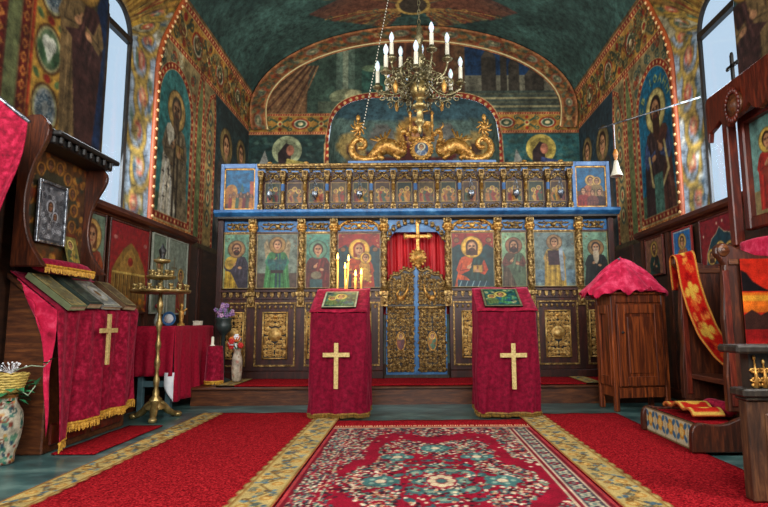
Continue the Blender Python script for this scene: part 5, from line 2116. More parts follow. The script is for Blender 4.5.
def desk_book(y, w, along, up, th, cover, pages, label, name='book', tilt=0.0, paint=None, spread=False):
    c = Vector((DX + .05, y, 1.015)) + ds * up + dn * (th / 2 + .006)
    M = Matrix((Vector((0, 1, 0)), ds, dn)).transposed()
    if tilt:
        M = M @ Matrix.Rotation(tilt, 3, 'Z')
    o = thing(name, c, label, 'book')
    m = MB()
    m.obox(c, w / 2 - .006, along / 2 - .006, th / 2 - .004, M)
    m.build('pages', pages, o)
    m = MB()
    for s1 in (-1, 1):
        m.obox(c + M @ Vector((0, 0, s1 * (th / 2 - .002))), w / 2, along / 2, .003, M)
    m.obox(c + M @ Vector((-w / 2, 0, 0)), .003, along / 2, th / 2, M)
    m.build('cover', cover, o, bevel=.002)
    if paint is not None:
        U, V = M @ Vector((1, 0, 0)), M @ Vector((0, 1, 0))
        paint_o = c - U * (w / 2 - .012) - V * (along / 2 - .012) + (M @ Vector((0, 0, 1))) * (th / 2 + .004)
        board('cover_ornament', paint, paint_o, tuple(U), tuple(V), ICON, o, .003)
    return o


PAGES = plain('yellowed_pages', (206, 190, 150), .8)


def ornament_cv(w, h, bg, frame, seed, centre=True):
    cv = CV(0, w - .024, 0, h - .024, .0055, bg)
    q = random.Random(seed)
    W, H = w - .024, h - .024
    for k in range(60):
        cv.spiral(q.uniform(0, W), q.uniform(0, H), .018, q.uniform(0, 6), 1.2, .004, q.choice([frame, tuple(int(c * .6) for c in frame), tuple(min(255, c + 40) for c in bg)]))
    cv.line([(.01, .01), (W - .01, .01), (W - .01, H - .01), (.01, H - .01), (.01, .01)], .012, frame)
    if centre:
        cv.ell(W / 2, H / 2, W * .3, H * .3, frame)
        cv.ell(W / 2, H / 2, W * .24, H * .24, tuple(min(255, c + 50) for c in bg))
        cv.ell(W / 2, H / 2, W * .1, H * .12, (150, 110, 50))
    return cv


desk_book(4.06, .22, .4, .17, .04, plain('faded_green_brocade', (110, 120, 84)), PAGES, 'gold brocade covered book hanging over the desk end', tilt=.05, paint=ornament_cv(.22, .4, (120, 116, 84), (206, 182, 110), 1, False))
desk_book(4.31, .2, .38, .19, .05, plain('dark_green_cover', (38, 52, 46)), PAGES, 'dark green embossed book on the sloping desk', tilt=.03, paint=ornament_cv(.2, .38, (44, 60, 54), (92, 104, 84), 2, False))
desk_book(4.58, .28, .36, .18, .03, plain('silvered_cover', (150, 150, 140)), PAGES, 'silvered book with round gold emblem on the desk', paint=ornament_cv(.28, .36, (148, 150, 146), (206, 200, 170), 3))
desk_book(4.87, .2, .36, .18, .045, plain('brown_leather', (96, 70, 46)), PAGES, 'brown tooled book at the far end of the desk', tilt=-.04, paint=ornament_cv(.2, .36, (110, 92, 66), (170, 150, 100), 4, False))
# velvet cushion with fringe behind the books
t = thing('cushion', (-2.76, 4.24, 1.28), 'crimson velvet cushion with gold fringe at the back of the desk', 'cushion')
m = MB()
m.grid(lambda u, v: (-2.76 + .075 * math.cos(v * 2 * PI) * (1 - abs(2 * u - 1) ** 6 * .3), 3.93 + .62 * u, 1.335 + .055 * math.sin(v * 2 * PI) * (1 - abs(2 * u - 1) ** 8)), 24, 17)
m.build('velvet', VELVET, t, True)
fringe([(-2.685, 3.93, 1.325), (-2.68, 4.24, 1.325), (-2.685, 4.55, 1.325)], .05, t, 70)
t = thing('hand_cross', (-2.87, 4.92, 1.25), 'small pink hand cross leaning behind the books', 'cross')
m = MB()
m.box(-2.88, -2.865, 4.8, 4.825, 1.25, 1.45)
m.box(-2.88, -2.865, 4.74, 4.885, 1.36, 1.385)
m.build('cross_bars', plain('rose_enamel', (196, 84, 110)), t, bevel=.004)

# ---- wooden icon shrine above the desk
t = thing('icon_shrine', (-2.8, 4.4, 1.27), 'dark wooden wall shrine with curved sides and a silver clad icon', 'shrine')


def side_profile(flip):
    edge = [(-2.74, 2.42), (-2.67, 2.4), (-2.64, 2.34), (-2.66, 2.26), (-2.76, 2.1), (-2.8, 1.95), (-2.815, 1.75), (-2.79, 1.56), (-2.74, 1.43), (-2.66, 1.35), (-2.64, 1.31)]
    e = [tuple(p) for p in smooth_poly(edge, 24)]
    return [(-2.88, 1.31), (-2.88, 2.36), (-2.82, 2.42)] + e


m = MB()
m.xz(side_profile(0), 3.84, 3.89)
m.build('curved_side', WOOD, t, bevel=.006)
m = MB()
m.xz([(a, 1.31 + (b - 1.31) * .84) for a, b in side_profile(0)], 4.62, 4.66)
m.build('curved_side', WOOD, t, bevel=.006)
m = MB()
m.box(-2.88, -2.66, 3.89, 4.68, 2.22, 2.28)
m.box(-2.88, -2.62, 3.89, 4.72, 2.28, 2.32)
m.box(-2.88, -2.7, 3.89, 4.66, 2.32, 2.35)
for k in range(8):
    m.box(-2.66, -2.635, 3.93 + .095 * k, 3.97 + .095 * k, 2.225, 2.285)
m.build('canopy', BLACK, t, bevel=.01)
cv = CV(0, .72, 0, .9, .0085, (92, 58, 26))
for k in range(180):
    cv.ell(rnd.uniform(0, .72), rnd.uniform(0, .9), .03, .024, rnd.choice([(70, 36, 16), (186, 116, 40), (150, 76, 26), (54, 62, 44), (206, 146, 56)]), .7, rot=rnd.uniform(0, 3))
for k in range(10):
    a = R(200 - 220 * k / 9)
    saint(cv, .32 + .27 * math.cos(a), .48 + .33 * math.sin(a), .032, .48 + .33 * math.sin(a) - .13, .05, rnd.choice([(120, 52, 26), (64, 60, 40)]), None, halo=(150, 100, 40), skin=(120, 80, 50), hands=False, seed=k)
board('painted_back', cv, (-2.855, 3.9, 1.33), (0, 1, 0), (0, 0, 1), ICON, t, .004)
# silver riza
cv = CV(0, .3, 0, .44, .006, (120, 124, 130))
q = random.Random(9)
for k in range(140):
    cv.spiral(q.uniform(0, .3), q.uniform(0, .44), .02, q.uniform(0, 6), 1.2, .005, q.choice([(40, 44, 52), (206, 212, 218), (84, 90, 98)]))
face(cv, .13, .27, .03, skin=(150, 104, 70), halo=(176, 182, 190))
face(cv, .19, .2, .022, skin=(150, 104, 70), halo=(176, 182, 190))
cv.line([(.01, .01), (.29, .01), (.29, .43), (.01, .43), (.01, .01)], .022, (70, 74, 82))
so = board('silver_icon', cv, (-2.825, 4.02, 1.53), (0, 1, 0), (0, 0, 1), SILVER, t, .025)
so.data.materials[0] = ICON
m = MB()
for (a, b, c, d) in ((4.0, 4.025, 1.51, 1.99), (4.315, 4.34, 1.51, 1.99), (4.025, 4.315, 1.51, 1.535), (4.025, 4.315, 1.965, 1.99)):
    m.box(-2.835, -2.812, a, b, c, d)
m.build('silver_frame', SILVER, so, bevel=.004)
cv = CV(0, .17, 0, .22, .006, (150, 140, 70))
saint(cv, .085, .15, .026, 0, .06, (92, 104, 60), (196, 160, 70), halo=(222, 196, 110))
b = board('prayer_card', cv, (-2.8, 4.36, 1.4), (0, 1, 0), (-.25, 0, .96), ICON, None, .006)
tag(b, 'small yellow green prayer card leaning inside the shrine', 'card')

# ---- velvet hanging by the shrine
t = thing('velvet_banner', (-2.75, 3.3, 0), 'crimson velvet church banner hanging from a sloping rod', 'banner')
m = MB()
m.tube([(-2.95, 3.3, 0.02), (-2.95, 3.3, 2.62)], .022, 10)
m.lathe([(.14, 0), (.14, .03), (.03, .06)], (-2.83, 3.3, 0), 16)
m.build('pole', WOOD, t, True)
m = MB()
m.tube([(-2.97, 3.3, 2.58), (-2.43, 3.3, 2.155)], .012, 8)
m.build('rod', SILVER, t, True)


def ban(u, v):
    top = 2.555 - .4 * u
    z = top + (1.3 + .06 * math.sin(u * 5) - top) * v
    xx = -2.95 + (.51 - .14 * v + .02 * math.sin(v * 7)) * u
    return (xx, 3.3 + .03 * math.sin(u * 16 + v * 2) * (.3 + v), z)


m = MB()
m.grid(ban, 40, 30)
m.build('velvet', VELVET, t, True, solid=.006)

# ---- porcelain vase with plant
t = thing('porcelain_vase', (-2.73, 3.72, 0), 'tall painted porcelain vase on the floor by the desk end', 'vase')
prof_v = [(.0, 0), (.065, 0), (.07, .02), (.062, .05), (.085, .14), (.1, .24), (.095, .33), (.062, .39), (.05, .42), (.07, .45), (.072, .455), (.06, .45), (.04, .42)]
cvv = CV(0, 1, 0, 1, .008, (206, 196, 170))
q = random.Random(3)
for k in range(150):
    cvv.ell(q.random(), q.uniform(.1, .9), .03, .02, q.choice([(150, 60, 40), (40, 110, 92), (36, 70, 90), (196, 140, 60), (90, 140, 110)]), .9, rot=q.uniform(0, 3))
for k in range(20):
    cvv.spiral(q.random(), q.uniform(.2, .8), .05, q.uniform(0, 6), 1.2, .012, q.choice([(30, 90, 84), (120, 46, 30)]))
cvv.rect(0, 1, .86, 1, (150, 96, 40))
cvv.rect(0, 1, 0, .06, (60, 50, 40))


def revolve_paint(name, prof, c, cv, parent, nseg=80, nh=60, mat=ICON):
    P = smooth_poly(prof, nh)
    a = np.linspace(0, 2 * PI, nseg)
    A, I = np.meshgrid(a, np.arange(nh))
    rr, hh = P[:, 0][I], P[:, 1][I]
    V = np.stack([c[0] + rr * np.cos(A), c[1] + rr * np.sin(A), c[2] + hh], -1).reshape(-1, 3)
    C = cv.sample((A / (2 * PI)).reshape(-1), (I / (nh - 1)).reshape(-1))
    return link(name, paint_mesh(name, V, grid_faces(nseg, nh), C, mat), parent)


revolve_paint('painted_body', prof_v, (-2.73, 3.72, 0), cvv, t)
pl = thing('potted_ivy', (-2.73, 3.72, .46), 'yellow wicker basket of ivy and tiny white flowers in the vase', 'plant')
m = MB()
for k in range(7):
    z = .47 + .017 * k
    r = .078 + .005 * k
    m.tube([(-2.73 + r * math.cos(a), 3.72 + r * math.sin(a), z + .003 * math.sin(a * 10 + k * PI)) for a in np.linspace(0, 2 * PI, 40)[:-1]], .009, 5, True)
m.lathe([(0, 0), (.078, 0), (.078, .01)], (-2.73, 3.72, .46), 14)
m.lathe([(.03, -.05), (.05, 0)], (-2.73, 3.72, .46), 10)
m.build('wicker_basket', plain('yellow_wicker', (206, 178, 92)), pl)


def leaf(m, p, d, s, up=.2):
    d = Vector(d).normalized()
    sd = d.cross(Vector((0, 0, 1)))
    if sd.length < .1:
        sd = Vector((1, 0, 0))
    sd.normalize()
    n = sd.cross(d)
    p = Vector(p)
    v = [p, p + d * s * .4 + sd * s * .42 + n * s * .1, p + d * s + n * s * up * -.4, p + d * s * .4 - sd * s * .42 + n * s * .1, p + d * s * .45 + n * s * .02]
    m.add(v, [(0, 4, 1), (1, 4, 2), (2, 4, 3), (3, 4, 0)])


for k in range(48):
    m = MB()
    a = rnd.uniform(0, 2 * PI)
    r = rnd.uniform(.04, .13)
    leaf(m, (-2.73 + r * math.cos(a), 3.72 + r * math.sin(a), rnd.uniform(.4, .52)), (math.cos(a), math.sin(a), rnd.uniform(-.8, .3)), rnd.uniform(.05, .085))
    m.build('ivy_leaf', GREEN, pl)
m = MB()
m.tube([(-2.7, 3.72, .6), (-2.6, 3.74, .63), (-2.53, 3.76, .62), (-2.5, 3.77, .66)], .004, 5)
m.tube([(-2.68, 3.7, .5), (-2.58, 3.7, .44), (-2.55, 3.72, .5)], .004, 5)
m.build('ivy_tendril', plain('pale_tendril', (150, 170, 140)), pl, True)
for p, d in (((-2.5, 3.77, .66), (1, 0, .4)), ((-2.52, 3.76, .64), (.5, -.8, .3)), ((-2.55, 3.72, .5), (.4, 0, .8))):
    m = MB()
    leaf(m, p, d, .07)
    m.build('ivy_leaf', GREEN, pl)
for k in range(18):
    m = MB()
    a = rnd.uniform(0, 2 * PI)
    p = (-2.72 + rnd.uniform(-.09, .09), 3.72 + rnd.uniform(-.07, .07), rnd.uniform(.6, .66))
    m.ball(p, .0065, seg=6, rings=4)
    m.tube([(-2.72, 3.72, .58), p], .0012, 4)
    m.build('white_floret', WHITE, pl)

# ---- brass candle stand
cx, cy = -2.5, 5.36
t = thing('candelabrum', (cx, cy, 0), 'tall brass floor candle stand with round trays and three feet', 'candle stand')
m = MB()
m.lathe([(0.085, .1), (0.0935, .13), (0.051, .16), (0.0595, .19), (0.0279, .22), (0.031, .26), (0.0186, .29), (0.02604, .33), (0.02976, .37), (0.0186, .41), (0.0155, .46), (0.0248, .5), (0.0279, .54), (0.01736, .58), (0.01488, .64), (0.0248, .68), (0.02728, .71), (0.01612, .75), (0.01364, .82), (0.0248, .86), (0.031, .9), (0.0186, .94), (0.01488, 1.0), (0.0279, 1.05), (0.031, 1.08), (0.0186, 1.12), (0.01364, 1.2), (0.01364, 1.55)], (cx, cy, 0), 18)
m.build('turned_stem', BRASS, t, True)
for k in range(3):
    a = R(-90 + 120 * k + 20)
    m = MB()
    m.tube([(cx + r * math.cos(a), cy + r * math.sin(a), z) for r, z in ((.03, .15), (.08, .12), (.13, .07), (.18, .04), (.22, .03))], lambda q: .042 * (1 - .45 * q), 8)
    m.ball((cx + .225 * math.cos(a), cy + .225 * math.sin(a), .028), .042, .042, .028, 8, 6)
    m.build('foot', BRASS, t, True)
for z, r, n in ((1.2, .27, 16), (1.34, .13, 9), (1.5, .07, 0)):
    m = MB()
    m.lathe([(.02, 0), (r * .7, -.01), (r, .0), (r + .008, .025), (r - .008, .026), (r - .012, .008), (.02, .008)], (cx, cy, z), 32)
    m.build('tray', BRASS, t, True)
    for k in range(n):
        a = 2 * PI * k / n
        m = MB()
        m.lathe([(.008, .0), (.02, .012), (.012, .02), (.013, .045), (.022, .06), (.021, .075), (.012, .07)], (cx + (r - .03) * math.cos(a), cy + (r - .03) * math.sin(a), z + .005), 8)
        m.build('candle_cup', BRASS, t, True)
    for k in range(n // 2):
        a = 4 * PI * k / n + .2
        m = MB()
        m.lathe([(.008, .0), (.018, .012), (.01, .02), (.011, .04), (.018, .055), (.01, .05)], (cx + r * .6 * math.cos(a), cy + r * .6 * math.sin(a), z + .005), 8)
        m.build('candle_cup', BRASS, t, True)
m = MB()
m.lathe([(.03, 0), (.035, .03), (.02, .05), (.03, .09), (.035, .12), (.015, .15), (.0, .19)], (cx, cy, 1.5), 12)
m.build('finial_lamp', BLACK, t, True)

# ---- table with red cloth along the wall
tx0, tx1, ty0, ty1, tz = -2.93, -2.54, 5.8, 6.88, .87
t = thing('side_table', ((tx0 + tx1) / 2, (ty0 + ty1) / 2, 0), 'blue legged table under a crimson cloth beside the candle stand', 'table')
m = MB()
m.box(tx0, tx1, ty0, ty1, tz - .04, tz)
m.build('table_top', WOODH, t)
TEAL = plain('grey_blue_leg_paint', (74, 104, 112))
for x in (tx0 + .05, tx1 - .05):
    for y in (ty0 + .05, ty1 - .05):
        m = MB()
        m.box(x - .028, x + .028, y - .028, y + .028, 0, tz - .04)
        m.build('leg', TEAL, t, bevel=.004)
m = MB()
m.box(tx0 + .05, tx1 - .05, ty0 + .035, ty0 + .06, .25, .31)
m.build('stretcher', TEAL, t)
m = MB()
m.box(tx0 - .01, tx1 + .012, ty0 - .012, ty1 + .012, tz + .001, tz + .008)
ct = m.build('cloth_top', REDCLOTH, t)


def fall(u, v):
    # aisle side
    y = ty0 - .012 + (ty1 - ty0 + .024) * u
    z = tz + .004 + (.1 - tz) * v
    return (tx1 + .012 + .02 * v + .03 * v * math.sin(u * 26) + .012 * v * math.sin(u * 61), y + .03 * v * (u - .5), z)


m = MB()
m.grid(fall, 70, 16)
m.build('cloth_side_fall', REDCLOTH, t, True, solid=.005)
m = MB()
m.grid(lambda u, v: (tx0 - .01 + (tx1 - tx0 + .02) * u, ty0 - .014 - .012 * v - .014 * v * math.sin(u * 22), tz + .004 + (.36 - tz) * v), 40, 12)
m.build('cloth_front_fall', REDCLOTH, t, True, solid=.005)
m = MB()
m.grid(lambda u, v: (tx1 - .07 + .1 * u, ty0 - .03 - .01 * math.sin(u * 5), .4 - (.14 + .16 * u) * v), 10, 8)
m.build('white_lining', WHITE, t, True, solid=.004)
# things on the table
t = thing('bud_vase', (-2.75, 5.86, tz), 'small pale vase with a pink rose on the red table', 'vase')
m = MB()
m.lathe([(.0, 0), (.03, 0), (.038, .05), (.026, .1), (.016, .13), (.02, .15), (.012, .14)], (-2.75, 5.86, tz + .008), 12)
m.build('glaze_body', plain('grey_glaze', (150, 160, 150), .3), t, True)
m = MB()
m.tube([(-2.75, 5.86, tz + .1), (-2.74, 5.86, tz + .2)], .004, 5)
m.build('stem', GREEN, t)
m = MB()
m.ball((-2.74, 5.86, tz + .22), .032, .032, .028, 8, 6)
for k in range(5):
    a = k * 1.26
    m.ball((-2.74 + .022 * math.cos(a), 5.86 + .022 * math.sin(a), tz + .215), .02, .02, .022, 6, 5)
m.build('rose', plain('pink_petal', (216, 70, 112)), t, True)
t = thing('round_dish', (-2.72, 6.02, tz), 'small blue and white dish standing upright on the red table', 'dish')
m = MB()
m.lathe([(0, .01), (.06, .004), (.075, -.006), (.078, .0), (.06, .012), (0, .018)], (-2.7, 6.02, tz + .086), 24, 'Y')
m.build('dish_rim', plain('blue_glaze', (66, 120, 176), .3), t, True)
m = MB()
m.lathe([(0, -.004), (.05, -.002), (.05, .006), (0, .006)], (-2.7, 6.02, tz + .086), 20, 'Y')
m.build('dish_centre', WHITE, t, True)
t = thing('gilt_figurine', (-2.62, 6.15, tz), 'small gilt altar figurine on the red table', 'figurine')
m = MB()
m.lathe([(.04, 0), (.04, .02), (.02, .04), (.026, .09), (.03, .14), (.018, .18), (.012, .19), (.02, .21), (.022, .23), (.0, .255)], (-2.62, 6.15, tz + .008), 12)
m.build('figure_body', GOLD, t, True)
m = MB()
m.tube([(-2.68, 6.15, tz + .2), (-2.64, 6.15, tz + .16), (-2.6, 6.15, tz + .16), (-2.56, 6.15, tz + .2)], .01, 6)
m.build('figure_arms', GOLD, t, True)
t = thing('white_box', (-2.6, 6.6, tz), 'little cream box lying near the table end', 'box')
m = MB()
m.box(-2.65, -2.56, 6.56, 6.63, tz + .009, tz + .05)
m.build('box_body', IVORY, t, bevel=.004)
m = MB()
m.box(-2.653, -2.557, 6.557, 6.633, tz + .05, tz + .062)
m.build('lid', IVORY, t, bevel=.003)

# ---- flowers on the step
t = thing('plant_stand', (-2.34, 6.72, .2), 'dark urn on a slim stand with purple flowers by the screen', 'plant stand')
m = MB()
m.lathe([(.1, 0), (.1, .03), (.03, .06), (.025, .55), (.05, .58), (.09, .62), (.1, .68), (.085, .72), (.1, .75), (.1, .77), (.08, .76)], (-2.34, 6.72, .2), 16)
m.build('urn', plain('dark_green_urn', (38, 52, 50), .4), t, True)
PURP = plain('lilac_petal', (150, 110, 170))
PURP2 = plain('mauve_petal', (196, 150, 190))
for k in range(26):
    m = MB()
    a = rnd.uniform(0, 2 * PI)
    r = rnd.uniform(.0, .12)
    p = (-2.34 + r * math.cos(a), 6.72 + r * math.sin(a), rnd.uniform(1.0, 1.16) - r * .4)
    for j in range(5):
        b = j * 1.257 + a
        m.ball((p[0] + .016 * math.cos(b), p[1] - .01, p[2] + .016 * math.sin(b)), .014, .008, .014, 6, 4)
    m.build('purple_flower', PURP if k % 3 else PURP2, t, True)
m = MB()
for k in range(9):
    a = k * .7
    m.tube([(-2.34, 6.72, .94), (-2.34 + .09 * math.cos(a), 6.72 + .09 * math.sin(a), 1.08)], .004, 4)
m.build('stems', GREEN, t)
t = thing('flower_vase', (-2.1, 6.52, .212), 'slender white painted vase of red and orange flowers on the step', 'vase')
cvw = CV(0, 1, 0, 1, .012, (214, 200, 176))
for k in range(60):
    cvw.ell(rnd.random(), rnd.uniform(.2, .9), .035, .03, rnd.choice([(150, 110, 80), (120, 130, 100), (190, 120, 100)]), .7, rot=rnd.uniform(0, 3))
revolve_paint('painted_body', [(.0, 0), (.045, 0), (.055, .03), (.062, .15), (.06, .27), (.042, .31), (.036, .35), (.052, .39), (.05, .395), (.03, .35)], (-2.1, 6.52, .224), cvw, t, 40, 40)
for k in range(13):
    m = MB()
    a = rnd.uniform(0, 2 * PI)
    r = rnd.uniform(.0, .11)
    p = (-2.1 + r * math.cos(a), 6.5 + r * .5 * math.sin(a), .62 + rnd.uniform(.03, .13) - r * .3)
    for j in range(6):
        b = j * 1.05
        m.ball((p[0] + .02 * math.cos(b), p[1] - .012, p[2] + .02 * math.sin(b)), .018, .012, .018, 6, 4)
    m.ball((p[0], p[1] - .02, p[2]), .012, .01, .012, 6, 4)
    m.build('flower_head', [plain('orange_petal', (226, 120, 40)), plain('scarlet_petal', (206, 36, 30)), WHITE][k % 3], t, True)
m = MB()
for k in range(8):
    a = k * .8
    m.tube([(-2.1, 6.52, .58), (-2.1 + .07 * math.cos(a), 6.51 + .03 * math.sin(a), .68)], .004, 4)
m.build('stems', GREEN, t)
t = thing('draped_stool', (-2.335, 6.42, .2), 'low stool under crimson cloth with gold hem beside the vase', 'stool')
m = MB()
m.lathe([(.1, .03), (.098, .12), (.092, .3), (.085, .42), (.08, .44), (0, .445)], (-2.335, 6.45, .2), 24)
m.v = [(x + .012 * math.sin(math.atan2(y - 6.45, x + 2.335) * 9) * (1 - (z - .2) / .45), y, z) for x, y, z in m.v]
m.build('velvet_drape', VELVET, t, True)
fringe([(-2.335 + .105 * math.cos(a), 6.45 + .105 * math.sin(a), .245) for a in np.linspace(PI, 2 * PI, 14)], .035, t, 40)
m = MB()
m.lathe([(.085, 0), (.085, .2)], (-2.335, 6.45, .2), 12)
m.build('seat_block', WOOD, t)
t = thing('votive_candle', (-2.35, 6.4, .65), 'short cream candle on the draped stool', 'candle')
m = MB()
m.lathe([(.03, 0), (.03, .01), (.016, .012), (.016, .1), (0, .104)], (-2.35, 6.4, .647), 10)
m.build('wax', IVORY, t, True)
m = MB()
m.tube([(-2.35, 6.4, .75), (-2.35, 6.4, .77)], .002, 4)
m.build('wick', BLACK, t)

# ------------------------------------------------------------------ cabinet with a heaped cloth
CR = R(8)
CM = Matrix.Translation((1.96, 5.6, 0)) @ Matrix.Rotation(CR, 4, 'Z')     # local x along the front, y backwards
cb = thing('cabinet', tuple(CM @ Vector((.3, .175, 0))), 'grained brown wooden cabinet with panelled door under a rose cloth', 'cabinet')


def loc(mb):
    return mb.move(CM)


W, D, H = .6, .35, 1.19
m = MB()
m.box(.02, W - .02, .02, D, .14, H - .03)
loc(m).build('carcass', GRAINW, cb)
for x in (0, W - .05):
    for y in (0, D - .045):
        m = MB()
        m.box(x, x + .05, y, y + .045, 0, H - .03)
        loc(m).build('corner_post', GRAINW, cb, bevel=.006)
m = MB()
m.box(-.02, W + .02, -.025, D + .02, H - .03, H)
loc(m).build('top', GRAINW, cb, bevel=.008)
for z0, z1 in ((.13, .23), (1.08, H - .03)):
    m = MB()
    m.box(.05, W - .05, .003, .03, z0, z1)
    loc(m).build('rail', GRAINW, cb, bevel=.004)
m = MB()
m.box(.055, W - .055, -.004, .02, .24, 1.07)
dr = loc(m).build('door', GRAINW, cb, bevel=.004)
for i, (a, b, c, d) in enumerate(((.06, .14, .25, 1.06), (W - .14, W - .06, .25, 1.06), (.14, W - .14, .25, .34), (.14, W - .14, .97, 1.06))):
    m = MB()
    m.box(a, b, -.018, 0, c, d)
    loc(m).build('door_stile' if i < 2 else 'door_rail', GRAINW, dr, bevel=.003)
m = MB()
m.box(.165, W - .165, -.013, 0, .37, .94)
loc(m).build('raised_panel', GRAINW, dr, bevel=.008)
m = MB()
m.lathe([(.0, -.045), (.012, -.042), (.014, -.03), (.008, -.02), (.01, -.012)], (.1, 0, .78), 12, 'Y')
loc(m).build('knob', BLACK, dr, True)
for i, (a, b, c, d) in enumerate(((.05, .1, .25, 1.06), (.25, .3, .25, 1.06), (.1, .25, .25, .34), (.1, .25, .97, 1.06))):
    m = MB()
    m.box(-.006, .02, a, b, c, d)
    loc(m).build('side_panel_frame', GRAINW, cb, bevel=.003)
cl = thing('heaped_cloth', tuple(CM @ Vector((.3, .175, H))), 'rose velvet cloth heaped on top of the wooden cabinet', 'cloth')


def heap(u, v):
    a = u * 2 * PI
    ca, sa = math.cos(a), math.sin(a)
    k = 1 / max(abs(ca), abs(sa)) ** .7            # square-ish outline hanging over the edges
    hw = .4 if ca < 0 else .42
    hd = .25
    r = v
    e = min(1, r * 1.15)
    x = W / 2 - .07 + ca * k * hw * e
    y = D / 2 + sa * k * hd * e
    base = H + .012
    prof_ = 1 - e ** .9
    crease = math.cos(a * 4 + .6) * e * (1 - e) * .1 + abs(math.sin(a * 7 + 1)) * e * (1 - e) * .1
    z = base + crease + .35 * prof_ * (1 + .05 * math.sin(a * 3 + r * 4)) + .05 * math.sin(a * 5 + 1 + r * 3) * e * (1 - e) * 2 + .022 * math.sin(a * 13 + r * 9) * e * (1 - e * .5) + .03 * e * (1 - e) * 4 * .6
    if r > .86:
        q = (r - .86) / .14
        z -= q * (.0 + .08 * (k - 1) + .03 * math.sin(a * 7 + .5) + .02 * math.sin(a * 17) + (.03 if ca < -.3 else 0))
        x += .02 * q * math.sin(a * 19) * ca
        y += .02 * q * math.sin(a * 19) * sa
    return (x, y, max(z, H + .012) if (0 < x < W and 0 < y < D) else z)


m = MB()
m.grid(heap, 110, 40, True)
loc(m).build('velvet', VELVETB, cl, True, solid=.006)
m = MB()
m.ball((W / 2 - .12, D / 2 - .06, H + .35), .018, .018, .014, 8, 5)
loc(m).build('silver_tassel', SILVER, cl, True)

# ------------------------------------------------------------------ wooden stall with stole
t = thing('choir_stall', (2.35, 4.3, 0), 'carved wooden choir stall with high sides and scrolled arm tops', 'stall')


def divider(y0, y1, xf, z1):
    m = MB()
    pts = [(2.55, .26), (2.55, z1 - .1), (2.42, z1 - .09), (2.32, z1 - .05), (2.26, z1 - .02), (2.2, z1), (xf + .02, z1 - .005), (xf - .01, z1 - .03), (xf - .015, z1 - .08), (xf + .02, z1 - .12), (xf + .045, z1 - .16), (xf + .03, z1 - .3), (xf + .01, .9), (xf + .02, .7), (xf, .5), (xf, .26)]
    m.xz(pts, y0, y1)
    o = m.build('side_panel', WOOD, t, bevel=.008)
    m = MB()
    m.lathe([(.0, -.02), (.02, -.018), (.024, -.008), (.04, -.012), (.046, .0)], (xf + .04, y0, z1 - .055), 16, 'Y')
    m.build('scroll_rosette', WOODX, o, True)
    m = MB()
    m.box(xf + .07, 2.54, y0 - .015, y0, z1 - .16, z1 - .12)
    m.build('panel_rail', WOODX, o, bevel=.004)
    m = MB()
    m.box(xf + .02, xf + .065, y0 - .012, y0, .3, z1 - .2)
    m.build('panel_stile', MAHOG, o, bevel=.004)
    return o


divider(3.93, 3.99, 2.15, 1.45)
divider(4.62, 4.68, 2.18, 1.45)
m = MB()
m.box(2.53, 2.56, 3.99, 4.62, .26, 1.3)
m.build('back_panel', WOOD, t)
m = MB()
m.box(2.24, 2.53, 3.99, 4.62, .42, .46)
m.build('seat', WOODH, t, bevel=.006)
m = MB()
m.box(1.86, 2.56, 3.84, 4.6, .022, .17)
m.build('foot_box', WOODH, t, bevel=.006)
for y in (3.78, 4.57):
    m = MB()
    pts = smooth_poly([(1.80, .024), (1.80, .2), (1.83, .235), (1.88, .22), (1.95, .19), (2.05, .2), (2.14, .25), (2.24, .28), (2.3, .27), (2.3, .024)], 30)
    m.xz([tuple(p) for p in pts][::-1], y, y + .05)
    m.build('foot_box_cheek', WOOD, t, bevel=.006)
cv = CV(0, .78, 0, .185, .0065, (206, 196, 160))
for k in range(5):
    x = .1 + .17 * k
    cv.ell(x, .1, .05, .055, (196, 140, 52))
    cv.ell(x, .1, .03, .035, (226, 190, 110))
    for j in range(4):
        a = j * PI / 2 + .78
        cv.ell(x + .075 * math.cos(a), .1 + .06 * math.sin(a), .03, .018, (66, 108, 140), rot=a)
    cv.line([(x - .085, 0), (x - .085, .19)], .006, (140, 120, 80))
cv.line([(.005, .005), (.775, .005), (.775, .18), (.005, .18), (.005, .005)], .012, (120, 84, 48))
v, f_, c_ = panel(cv, (1.835, 4.6, .024), (0, -1, 0), (-.0, 0, 1), .02)
ft = link('foot_tapestry', paint_mesh('foot_tapestry', v, f_, c_, TEXTILE, False), t)
ft['label'] = 'cream tapestry strip with gold and blue flowers'
m = MB()
m.box(1.86, 2.2, 3.84, 4.57, .17, .185)
m.build('red_foot_mat', CARPET, t)
# stole draped from the far side down to the seat
stl = thing('brocade_stole', (2.3, 4.3, .46), 'red brocade stole with gold crosses draped inside the stall', 'stole')
P = smooth_poly([(2.26, 4.73, 1.15), (2.26, 4.72, 1.44), (2.26, 4.65, 1.468), (2.26, 4.6, 1.43), (2.265, 4.57, 1.2), (2.28, 4.53, 1.0), (2.31, 4.48, .8), (2.38, 4.4, .62), (2.44, 4.3, .52), (2.47, 4.15, .485), (2.47, 4.02, .48)], 100)
nw_ = 24
cvs = CV(0, 1, 0, .17, 1 / 99, (196, 30, 20), .17 / (nw_ - 1))
cvs.px = .008
for k in range(60):
    cvs.spiral(rnd.random(), rnd.uniform(.03, .14), .02, rnd.uniform(0, 6), 1.2, .007, rnd.choice([(222, 96, 40), (150, 10, 14), (230, 140, 60)]))
for x in (.42, .62, .82, .2):
    for dx, dy in ((0, 0), (.025, 0), (-.025, 0), (0, .035), (0, -.035)):
        cvs.ell(x + dx, .085 + dy, .02, .02, (226, 178, 70))
cvs.rect(0, 1, 0, .014, (214, 170, 74))
cvs.rect(0, 1, .156, .17, (214, 170, 74))
V, C = [], []
